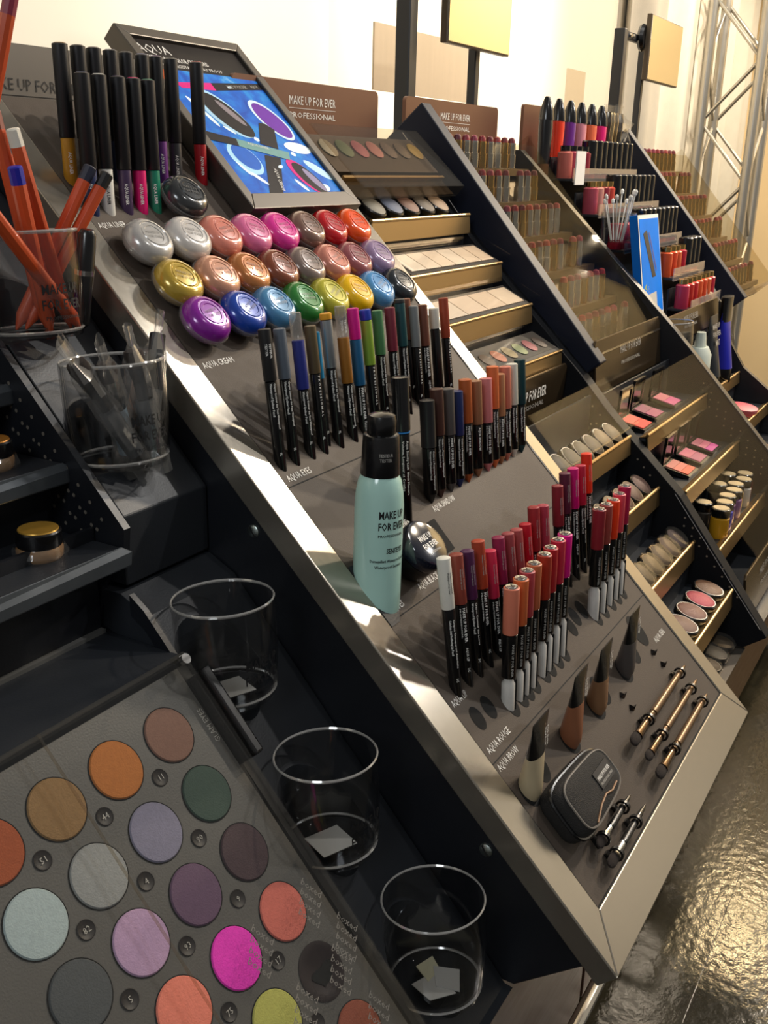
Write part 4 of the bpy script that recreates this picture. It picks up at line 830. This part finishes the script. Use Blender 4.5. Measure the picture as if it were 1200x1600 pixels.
# ================================================================== LIPSTICK RACKS UNDER ACRYLIC
M_REDS = ['#6c2228', '#8a2c3a', '#7a2c32', '#8a222c', '#5c2030', '#9a3a36', '#8e3448', '#73262e']
ME_LT = MB().lathe([(.0086, 0), (.0088, .022), (.0074, .0225), (.0074, .040)], 12).mesh('tube', M_SILVER)
ME_LB = MB().lathe([(.0060, .0395), (.0060, .043), (.0046, .0470), (.0015, .0485)], 10).mesh('lipstick_bullet', M_WHITE)
M_RACK = clear('rack_cover', (.94, .92, .87), .03, .03, .09)
ORD = ['first', 'second', 'third', 'fourth', 'fifth', 'sixth', 'seventh', 'eighth', 'ninth', 'tenth', 'eleventh', 'twelfth']
RS = math.radians(48.7); RM = frame((0, .323, .323), (1, 0, 0), (0, math.cos(RS), math.sin(RS)), (0, -math.sin(RS), math.cos(RS)))
def rack(x0, x1, v0, dv, nrow, ncol, label, where, board_l, tubem=M_SILVER):
    ro = thing('lipstick_rack', label, 'rack', RM @ T(((x0 + x1) / 2, v0, 0))); q = T((-(x0 + x1) / 2, -v0, 0))
    L0, L1 = -.005, .430
    MB().box(x0, x1, L0, L1, -.058, -.050).build('rack_floor', mat('bronze_rack', '#5d4d36', .4, .4, var=.1, vscale=20), ro, q, smooth=False)
    Wm = ro.matrix_world.inverted()
    for k in range(nrow):
        P = RM @ Vector(((x0 + x1) / 2, v0 + k * dv, -.040))
        MB().box(-(x1 - x0) / 2, (x1 - x0) / 2, -.012, .022, -.012, -.0005).build('step', mat('bronze_step', '#6d5a40', .35, .45, var=.1, vscale=20), ro, Wm @ T(P), smooth=False)
    bevel(MB().box(x0 + .004, x1, L0 + .004, L1 - .05, -.004, -.0015).build('acrylic_cover', M_RACK, ro, q, smooth=False), .0006)
    MB().box(x0, x1, L1 - .05, L1 - .002, -.050, -.048).build('acrylic_top', M_ACRB, ro, q @ T((0, 0, 0)), smooth=False)
    MB().box(x1, x1 + .003, L0 + .004, L1 - .03, -.058, -.0015).build('acrylic_side', M_RACK, ro, q, smooth=False)
    MB().box(x0, x1, L0, L0 + .004, -.058, -.0015).build('acrylic_front', M_ACRB, ro, q, smooth=False)
    if board_l:
        bevel(MB().box(x0 - .030, x0 - .002, L0 - .012, L1 + .012, -.125, .004).build('side_board', mat('navy_black_board', '#131828', .5, var=.2, vscale=12, spec=.25), ro, q, smooth=False), .002)
        MB().tube([(x0 - .0308, L0, -.045), (x0 - .0308, L1, -.045)], .0008, 6).build('edge_trim', M_SILVER, ro, q)
    n_ = 0
    for k in range(nrow):
        for c in range(ncol):
            if (k * 7 + c * 3) % 11 == 10: continue
            x = x0 + .010 + (x1 - x0 - .050) * (c + .5) / ncol
            P = RM @ Vector((x, v0 + k * dv, -.040))
            l_ = thing('lipstick', 'open lipstick %s from left in the %s row up, %s' % (ORD[c], ORD[k], where), 'lipstick', T(P), 'open lipsticks ' + where)
            cc = M_REDS[(k * 3 + c * 5) % 8]
            put('tube', ME_LT, l_, None, None, tubem if (k + c) % 3 else M_GOLDTUBE); put('lipstick_bullet', ME_LB, l_, None, None, mat('bullet_' + cc, cc, .4, var=.1))
    return ro
rack(.800, 1.112, .028, .067, 6, 9, 'sloping lipstick rack with a thick black side board under clear acrylic', 'rack with black side board', True)
rack(1.750, 2.11, .028, .067, 6, 9, 'far lipstick rack under clear acrylic near the metal truss', 'far rack near truss', True, M_GOLDTUBE)
# front sign of the rack
def front_sign(x0, x1, y, z, h, label, m=M_GOLDMIR):
    ro = thing('front_sign', label, 'sign', T(((x0 + x1) / 2, y, z)), 'bronze sign fronts'); A = frame((0, 0, 0), (1, 0, 0), (0, .12, 1), (0, -1, .12)); w = (x1 - x0) / 2
    bevel(MB().slab([(-w, 0), (w, 0), (w, h - .01), (w - .01, h), (-w + .006, h), (-w, h - .006)], -.002, .002, A).build('plate', m, ro, smooth=False), .001)
    text('MAKE UP FOR EVER', .017, M_GREYPR, ro, A @ T((0, h * .58, .0026)), width=.105, align='C'); text('PROFESSIONAL', .008, M_GREYPR, ro, A @ T((0, h * .36, .0026)), width=.095, align='C')
    MB().box(-w, w, .002, .010, -.012, -.004).build('bracket', M_BLACK, ro, smooth=False)
    return ro
front_sign(.785, 1.112, .318, .262, .078, 'dark bronze sign front below the lipstick rack with black board')
front_sign(1.15, 1.60, .335, .272, .052, 'dark bronze sign front below the lip gloss tiers')
front_sign(.80, 1.10, .070, -.045, .075, 'bronze sign front at the foot of the blush shelves')

# ---- blush shelves under the rack ------------------------------------------
s3, q3 = shelf_set('blush_shelf', 'bronze lipped shelves of open blush compacts behind a clear sheet', .772, 1.112, [(.231, .219), (.169, .146), (.116, .065)], 0, M_GOLD, .024, .070)
bevel(MB().prism([(.045, -.055), (.030, -.040), (.120, .135), (.255, .275), (.30, .32), (.60, .60), (.64, .60), (.64, -.055)], 1.116, 1.134, q3).build('side_panel', M_BLACK, s3, smooth=False), .001)
perf(s3, q3, 1.1155, [(.24 - .014 * i, .235 - .0145 * i - .012 * j) for i in range(9) for j in range(3)])
MB().box(.772, 1.112, .05, .30, -.055, -.051).build('base_tray', M_BLACKS, s3, q3, smooth=False)
for y, z in ((.226, .232), (.163, .160), (.110, .080)): MB().box(.772, 1.112, y, y + .002, z, z + .006).build('acrylic_lip', M_ACRB, s3, q3, smooth=False)
gs = MB().slab([(.774, -.16), (1.116, -.16), (1.116, .135), (.774, .135)], -.001, .001, q3 @ frame((0, .170, .185), (1, 0, 0), (0, .69, .724), (0, -.724, .69)))
gs.build('clear_sheet', clear('guard_sheet', (.97, .97, .96), .015, .03, .05), s3, smooth=False)
def compact(x, y, z, cols, label, w=.052, d=.044):
    ro = thing('blush_compact', label, 'compact', T((x, y, z)) @ Rot(12, 'X'), 'open blush compacts on the bronze shelves')
    MB().box(-w / 2, w / 2, 0, d, -.001, .005).build('base', M_PLASTIC, ro, smooth=False)
    for i, c in enumerate(cols): MB().box(-w / 2 + .004, w / 2 - .004, .004 + (d - .008) * i / len(cols), .0035 + (d - .008) * (i + 1) / len(cols), .005, .0062).build('pan', mat('blush_' + c, c, .6, var=.12, vscale=200), ro, smooth=False)
    A = T((0, d, .005)) @ Rot(82, 'X'); lid = MB()
    for a in ((-w / 2, w / 2, 0, .004), (-w / 2, w / 2, d - .004, d), (-w / 2, -w / 2 + .004, .004, d - .004), (w / 2 - .004, w / 2, .004, d - .004)): lid.box(*a, -.002, .002, A)
    ld = lid.build('lid', M_PLASTIC, ro, smooth=False); MB().box(-w / 2 + .004, w / 2 - .004, .004, d - .004, -.001, .0005, A).build('mirror', mat('dark_mirror', '#4a463f', .08, .9, var=.1), ld, smooth=False)
compact(1.005, .250, .214, ['#c2477c', '#c56b73'], 'open pink and coral blush compact on the upper bronze shelf'); compact(.905, .250, .214, ['#a23d63', '#8c4458'], 'open dark pink blush compact on the upper bronze shelf'); compact(.825, .245, .214, ['#e23d2c', '#d85a4a'], 'open bright red blush compact on the upper bronze shelf')
compact(1.035, .188, .141, ['#c23a8d', '#b95a74', '#a9586a'], 'open striped pink blush compact at the right of the middle shelf'); compact(.960, .188, .141, ['#a7486a', '#c25a74'], 'open rose blush compact in the centre of the middle shelf'); compact(.880, .186, .141, ['#e2552f', '#cf6a55', '#bd6a5c'], 'open orange and brick blush compact left on the middle shelf')
G = 'small capped pigment bottles on the lowest blush shelf'
for i, (x, y, c, nm) in enumerate(((.86, .135, '#c9931f', 'yellow'), (.895, .138, '#2030c4', 'cobalt blue'), (.93, .142, '#5f2a78', 'deep purple'), (.965, .140, '#7a3f8e', 'violet'), (1.00, .145, '#b08a2c', 'mustard gold'), (1.035, .140, '#c9c3bd', 'white'), (1.07, .145, '#8c2230', 'dark red'), (.875, .165, '#39332d', 'black brown'), (.985, .168, '#4b3f36', 'smoky brown'), (1.05, .168, '#5a4c44', 'taupe'))):
    ro = thing('pigment_bottle', 'small pigment bottle with %s body and cream disc cap' % nm, 'bottle', T((x, y, .060)), G)
    MB().lathe([(.0130, 0), (.0140, .002), (.0140, .030), (.011, .033)], 16).build('body', cm(c, .25), ro); MB().lathe([(.0135, .033), (.0140, .034), (.0140, .044), (.0128, .045)], 16).build('cap', M_PLASTIC, ro)
    MB().lathe([(.0122, .0449), (.0115, .0458), (0, .0458)], 16, cap1=False).build('cap_disc', mat('cream_disc', '#cdb893', .4, .2), ro)

# ================================================================== LIP GLOSS TIERS
gt, qg = (lambda r: (r, T((-1.38, -.42, -.28))))(thing('gloss_stand', 'clear tiered stand of lip gloss tubes in the middle distance', 'stand', T((1.38, .42, .28))))
M_ACRP = clear('pinkish_acrylic', (.95, .85, .80), .12, .05, .7, veil=.12)
TIER = [(.555, .560, 1.20, 1.57), (.505, .500, 1.21, 1.58), (.455, .440, 1.22, 1.60), (.405, .382, 1.385, 1.62), (.365, .325, 1.385, 1.62)]
for y, z, a, b_ in TIER:
    MB().box(a, b_, y - .022, y + .022, z - .010, z - .006).build('tier_floor', M_BLACKS, gt, qg, smooth=False)
    MB().box(a, b_, y - .024, y - .022, z - .012, z + .012).build('tier_front', M_ACRP, gt, qg, smooth=False)
    MB().box(a, b_, y + .022, y + .025, z - .058, z + .03).build('tier_back', M_BLACKS, gt, qg, smooth=False)
MB().prism([(.33, .25), (.33, .30), (.58, .56), (.60, .56), (.60, .25)], 1.185, 1.192, qg).build('side_panel', M_BLACK, gt, smooth=False)
MB().prism([(.33, .25), (.33, .30), (.58, .56), (.60, .56), (.60, .25)], 1.632, 1.640, qg).build('side_panel', M_BLACK, gt, smooth=False)
G = 'lip gloss tubes on the tiered stand'; GL = ['#c46a60', '#b04a5a', '#c98a80', '#8c2a3a', '#c04438', '#b87868']
TN = ['top', 'second', 'third', 'fourth', 'lowest']
RD = ['#c22c30', '#d0443a', '#b02438', '#d8552e', '#c83a56', '#b03050', '#d44a2a', '#c0302a', '#c84a60', '#d2603a']
for t, (y, z, a, b_) in enumerate(TIER):
    n = 12 if t < 3 else 7
    for i in range(n):
        x = a + .015 + (b_ - a - .03) * i / (n - 1); r = .0152
        black = (t < 3 and i >= 4) 
        if t == 3 and i > 3: black = True
        col = RD[(i * 3 + t) % 10] if t >= 2 else GL[(i + t) % 6]
        ro = thing('lip_gloss', 'lip gloss tube %s from the left on the %s tier, %s' % (ORD[i], TN[t], 'black end up' if black else 'coloured body showing'), 'lip gloss', T((x, y, z - .006)) @ Rot(random.uniform(-3, 3), 'Y'), G)
        ml = cm(col, .25)
        if black: MB().lathe([(r * .9, 0), (r * .9, .008)], 12).build('body', ml, ro); MB().lathe([(r, .008), (r, .066), (r * .85, .068)], 12).build('cap', M_PLASTIC, ro)
        else: MB().lathe([(r * .85, 0), (r * .9, .002), (r * .9, .044), (r * .6, .047)], 12).build('body', ml, ro); MB().lathe([(r * .62, .047), (r * .62, .056)], 12).build('neck', M_GOLDTUBE if t else M_PLASTIC, ro)
# row of five coloured tubes with black caps on top
for i, (c, nm) in enumerate((('#1d1d1f', 'black'), ('#e23a1f', 'orange red'), ('#6a2a86', 'purple'), ('#d78a96', 'pale pink'), ('#e6704a', 'salmon orange'), ('#d81b72', 'hot pink'))):
    ro = thing('paint_tube', '%s tube with a pointed black cap above the gloss tiers' % nm, 'tube', T((1.185 + i * .058, .585, .578)), 'coloured tubes above the gloss tiers')
    MB().lathe([(.013, 0), (.0155, .06), (.015, .074)], 14, sy=.8).build('body', cm(c, .3), ro); MB().lathe([(.0135, .074), (.012, .090), (.006, .108), (.004, .112)], 14).build('cap', M_PLASTIC, ro)
MB()
fb = thing('foil_brush_bundle', 'bundle of brushes in shiny plastic at the top of the gloss tiers', 'brush bundle', T((1.60, .60, .56)))
for i in range(7):
    MB().lathe([(.0055, 0), (.006, .07), (.009, .10), (.006, .118)], 10, T((-.036 + i * .012, (i % 2) * .012, .005)) @ Rot(random.uniform(-7, 7), 'Y')).build('brush', mat('foil_%d' % (i % 3), ('#6f675c', '#b39c70', '#cdbb94')[i % 3], .2, .9, var=.2), fb)
sleeve(MB(), .12, .030).build('film_sleeve', M_FILM, fb, angle=12)
# blue printed carton
cx = thing('blue_carton', 'bright blue mascara carton with a white border standing beside the lip gloss', 'carton', frame((1.245, .372, .318), (.992, 0, -.122), (-.118, .17, .978), (.02, -.985, .17)))
bevel(MB().box(-.105, .105, 0, .182, -.014, 0).build('box', mat('carton_blue', '#0a68c8', .6, var=.05, spec=.1), cx, smooth=False), .001)
MB().slab([(-.105, 0), (.105, 0), (.105, .182), (-.105, .182)], .0002, .0008).build('white_border', M_WHITE, cx, smooth=False)
MB().slab([(-.098, .006), (.098, .006), (.098, .175), (-.098, .175)], .0009, .0014).build('blue_print', mat('print_azure', '#0078e6', .6, var=.18, vscale=14, spec=.08), cx, smooth=False)
MB().slab([(.0, .072), (.036, .072), (-.032, .156), (-.068, .150)], .0015, .0019).build('printed_mascara', M_DARKPR, cx, smooth=False)
MB().slab([(.040, .080), (.052, .084), (-.004, .152), (-.016, .150)], .0015, .0018).build('printed_wand', mat('print_deepblue', '#0e4aa8', .4), cx, smooth=False)
text('AQUA', .032, mat('print_lime', '#a9b53a', .5), cx, T((-.062, .015, .0016)) @ Rot(90, 'Z'), True, width=.050)
text('WATERPROOF', .016, M_GREYPR, cx, T((-.040, .015, .0016)) @ Rot(90, 'Z'), width=.045)
MB().slab([(-.075, -.0), (.03, 0), (.03, .045), (-.075, .045)], .0020, .0024).build('price_label', M_PAPER, cx, smooth=False)
# swab cup, white card
sw = thing('swab_cup', 'clear cup of white cotton swabs behind the lipstick rack', 'cup', T((1.165, .43, .452)))
MB().lathe([(.026, 0), (.030, .05), (.029, .05), (.025, .002)], 20, cap1=True).build('cup', M_CUP, sw)
for i in range(9):
    a = i * 2.4; Mx, L = cpt(None, (.010 * math.cos(a), .010 * math.sin(a), .003), (.036 * math.cos(a), .026 * math.sin(a), .072 + .008 * (i % 3)))
    s_ = MB().lathe([(.0012, 0), (.0012, L - .010), (.0030, L - .008), (.0032, L - .003), (.001, L)], 8, Mx).build('cotton_swab', M_WHITE, sw)
wc = thing('white_card', 'small white card standing beside the lipstick rack', 'card', T((1.145, .50, .545)))
MB().box(-.022, .022, -.001, .001, 0, .055).build('card', M_WHITE, wc, smooth=False)
# ---- lower part of the gloss unit -------------------------------------------
s4, q4 = shelf_set('compact_shelf', 'far right bronze lipped shelves with tubes and powder compacts', 1.140, 1.70, [(.295, .155), (.225, .095), (.160, .030)], 0, M_GOLD, .024, .075)
MB().prism([(.05, -.055), (.05, -.01), (.29, .165), (.36, .27), (.60, .50), (.60, -.055)], 1.705, 1.72, q4).build('side_panel', M_BLACK, s4, smooth=False)
perf(s4, q4, 1.1355, [(.30 - .016 * i, .23 - .018 * i - .013 * j) for i in range(8) for j in range(3)])
def sq_tube(x, y, z, L, r, body, cap, label, capup, words=()):
    ro = thing('cosmetic_tube', label, 'tube', T((x, y, z)), 'upright tubes on the far right shelf')
    b_ = MB(); n = 18; K = 6; vs = []; fs = []
    for k in range(K + 1):
        f = k / K
        for i in range(n): a = 2 * PI * i / n; vs.append((r * (1 + .25 * f) * math.cos(a), (r * (1 - f) + .001) * math.sin(a), .03 + (L - .03) * f))
    for k in range(K):
        for i in range(n): fs.append((k * n + i, k * n + (i + 1) % n, (k + 1) * n + (i + 1) % n, (k + 1) * n + i))
    fs += [tuple(reversed(range(n))), tuple(range(K * n, K * n + n))]; b_.add(vs, fs).build('body', body, ro)
    MB().lathe([(r * .95, 0), (r, .002), (r, .030)], 18).build('cap', cap, ro)
    for w, zz, s in words: text(w, s, M_GREYPR, ro, frame((0, -r * (1 - (zz - .03) / (L - .03)) - .0022, zz), (1, 0, 0), (0, r / L, 1), (0, -1, r / L)), True, align='C')
    return ro
wt = thing('cosmetic_bottle', 'white upside down bottle on a black cap on the far right shelf', 'bottle', T((1.395, .318, .150)), 'upright tubes on the far right shelf')
MB().lathe([(.020, 0), (.021, .025)], 18).build('cap', M_PLASTIC, wt); MB().lathe([(.026, .025), (.031, .032), (.031, .085), (.022, .100)], 22, sy=.75).build('body', cm('#c9d2c8', .35), wt); MB().lathe([(.017, .100), (.012, .128)], 16, sy=.7).build('neck', cm('#b9c2b8', .35), wt)
sq_tube(1.485, .318, .150, .150, .026, cm('#26292e', .35), M_PLASTIC, 'dark grey tube with white lettering and an arrow between white bottle and blue tube', True, (('MAKE UP', .125, .014), ('FOR EVER', .110, .014), ('MAT', .092, .016)))
ro = sq_tube(1.590, .318, .150, .175, .026, cm('#1a1f9e', .3), M_PLASTIC, 'cobalt blue tube with a black top on the far right shelf', True); MB().lathe([(.030, .125), (.033, .178)], 18, sy=.32).build('black_end', M_PLASTIC, ro)
pb = thing('plastic_bag', 'crumpled clear plastic bag behind the tubes on the far right shelf', 'bag', T((1.58, .375, .245)))
b_ = MB(); n = 22; K = 9; vs = []; fs = []
for k in range(K + 1):
    for i in range(n):
        a = 2 * PI * i / n; th = PI * (k + .2) / (K + .4); rr = 1 + random.uniform(-.16, .16)
        vs.append((.105 * math.sin(th) * math.cos(a) * rr, .030 * math.sin(th) * math.sin(a) * rr, .055 - .055 * math.cos(th) * rr))
for k in range(K):
    for i in range(n): fs.append((k * n + i, k * n + (i + 1) % n, (k + 1) * n + (i + 1) % n, (k + 1) * n + i))
b_.add(vs, fs).build('film', clear('bag_film', (.95, .95, .95), .22, .12, .7, veil=.18), pb, angle=5)
tumbler(1.165, .315, .245, 'far clear tumbler standing beside the lower clear sheet', False, 0)
G = 'round powder compacts on the far right shelves'
for i, (x, y, z, c, nm, sh) in enumerate(((1.26, .255, .091, '#d9d0bf', 'ivory', 'middle'), (1.36, .255, .091, '#5f7d78', 'sage green', 'middle'), (1.46, .255, .091, '#8d7f95', 'lilac', 'middle'), (1.57, .255, .091, '#c4485e', 'rose red', 'middle'), (1.30, .190, .026, '#b86a58', 'terracotta pink', 'lowest'), (1.40, .190, .026, '#d08a2c', 'amber', 'lowest'), (1.50, .190, .026, '#cf5a22', 'orange', 'lowest'))):
    ro = thing('powder_compact', '%s round powder compact on the %s far right shelf' % (nm, sh), 'compact', T((x, y, z)) @ Rot(8, 'X'), G)
    MB().lathe([(.036, 0), (.041, .002), (.041, .014), (.039, .016)], 26, sy=.8).build('case', M_WHITE if nm == 'ivory' else M_ACRB, ro); MB().lathe([(.037, .004), (.037, .0165), (.028, .0185), (0, .019)], 26, sy=.8, cap1=False).build('powder', mat('powder_' + c, c, .45, var=.2, vscale=60), ro)

# ================================================================== MIRROR STANDS, WALL PIECES, TRUSS
def mirror_stand(x, label, x_m0, x_m1, z0, z1, xr):
    ro = thing('mirror_stand', label, 'mirror', T((x, .72, .52)), 'counter mirrors on black posts')
    q = T((-x, -.72, -.52)); zt = (z0 + z1) / 2 + .01
    bevel(MB().box(x - .013, x + .013, .708, .734, -.10, zt + .02).build('post', M_BLACK, ro, q, smooth=False), .002)
    bevel(MB().box(xr - .009, xr + .009, .712, .728, -.10, zt).build('post', M_BLACK, ro, q, smooth=False), .002)
    bevel(MB().box(x - .009, x_m0 + .02, .713, .727, zt, zt + .018).build('arm', M_BLACK, ro, q, smooth=False), .002)
    MB().lathe([(.030, 0), (.032, .006), (.028, .014)], 22, q @ T((x_m0 + .01, .712, zt + .012)) @ Rot(90, 'X')).build('hinge', M_PLASTIC, ro)
    for dx in (-.05, -.075): MB().lathe([(.005, 0), (.005, .006)], 10, q @ T((x_m0 + dx, .713, zt + .009)) @ Rot(90, 'X')).build('bolt', M_SILVER, ro)
    bevel(MB().box(x_m0, x_m1, .685, .698, z0, z1).build('mirror_back', mat('mirror_edge', '#4d4030', .4, .3), ro, q, smooth=False), .0015)
    MB().box(x_m0 + .003, x_m1 - .003, .6835, .6852, z0 + .003, z1 - .003).build('mirror_glass', mat('mirror_glass', '#efe9d8', .03, 1.0, var=.01), ro, q, smooth=False, label='reflecting mirror glass')
    MB().box(x + .0135, x + .017, .712, .734, .645, .745).build('red_strip', cm('#8c1f2c', .4), ro, q, smooth=False)
    return ro
mirror_stand(.915, 'black twin post mirror stand with a warm yellow reflection above the bronze sign', .985, 1.232, .760, .925, 1.16)
mirror_stand(1.955, 'far black twin post mirror stand beside the metal truss', 2.07, 2.35, .782, .932, 2.13)
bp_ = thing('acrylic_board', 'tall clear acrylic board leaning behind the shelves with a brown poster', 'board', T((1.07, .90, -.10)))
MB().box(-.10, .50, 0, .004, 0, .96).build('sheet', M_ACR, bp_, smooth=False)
MB().box(.055, .47, .006, .010, .80, .915).build('backplate', mat('beige_backplate', '#c9b49c', .7, var=.1, vscale=9, stretch=(6, 1, .4)), bp_, smooth=False)  # flat beige plate set behind the clear sheet
ab = thing('acrylic_divider', 'clear upright acrylic divider behind the lip gloss', 'divider', T((1.52, .66, .56)))
MB().box(-.05, .05, 0, .004, 0, .20).build('sheet', M_ACRB, ab, smooth=False)
# truss: four chords with zig-zag braces
tr = thing('lighting_truss', 'silver square lattice truss standing upright at the far end', 'truss', T((4.05, .93, -.72)))
M_ALU = mat('aluminium_tube', '#b9b5ad', .35, .9, var=.08, vscale=30)
TX, TY, S_ = 3.93, .80, .21
cc = [(TX, TY), (TX + S_, TY), (TX, TY + S_), (TX + S_, TY + S_)]
qt = T((-4.05, -.93, .72))
for x, y in cc: MB().cyl(.021, -.72, 2.4, 14, T((x, y, 0))).build('chord', M_ALU, tr, qt)
for (a, b_) in ((0, 2), (1, 3), (0, 1), (2, 3), (0, 3)):
    for k in range(13):
        z = -.65 + k * .235; P0, P1 = (cc[a], cc[b_]) if k % 2 else (cc[b_], cc[a])
        if (a, b_) == (0, 3) and k > 0: continue
        MB().tube([(*P0, z), (*P1, z + .235)], .0075, 8).build('brace', M_ALU, tr, qt)
MB().box(TX - .05, TX + S_ + .05, TY - .05, TY + S_ + .05, -.72, -.705).build('base_plate', M_ALU, tr, qt, smooth=False)
cu = thing('hanging_cloth', 'pale grey cloth hanging in folds behind the truss', 'cloth', T((4.3, 1.09, -.6)))
b_ = MB(); nx = 90; xs = [-1.1 + 1.95 * i / nx for i in range(nx + 1)]
vs = [(x, .035 * math.sin(x * 17 + .8 * math.sin(x * 5)) + .012 * math.sin(x * 41) + .004 * k, z) for k, z in enumerate((0, 1.2, 3.0)) for x in xs]
fs = [(k * (nx + 1) + i, k * (nx + 1) + i + 1, (k + 1) * (nx + 1) + i + 1, (k + 1) * (nx + 1) + i) for k in range(2) for i in range(nx)]
o_c = b_.add(vs, fs).build('cloth', mat('grey_cloth', '#cbc4b6', .85, var=.06, vscale=30, bump=.2, bscale=300), cu, angle=80)
so = o_c.modifiers.new('thickness', 'SOLIDIFY'); so.thickness = .003
bpy.context.view_layer.update()
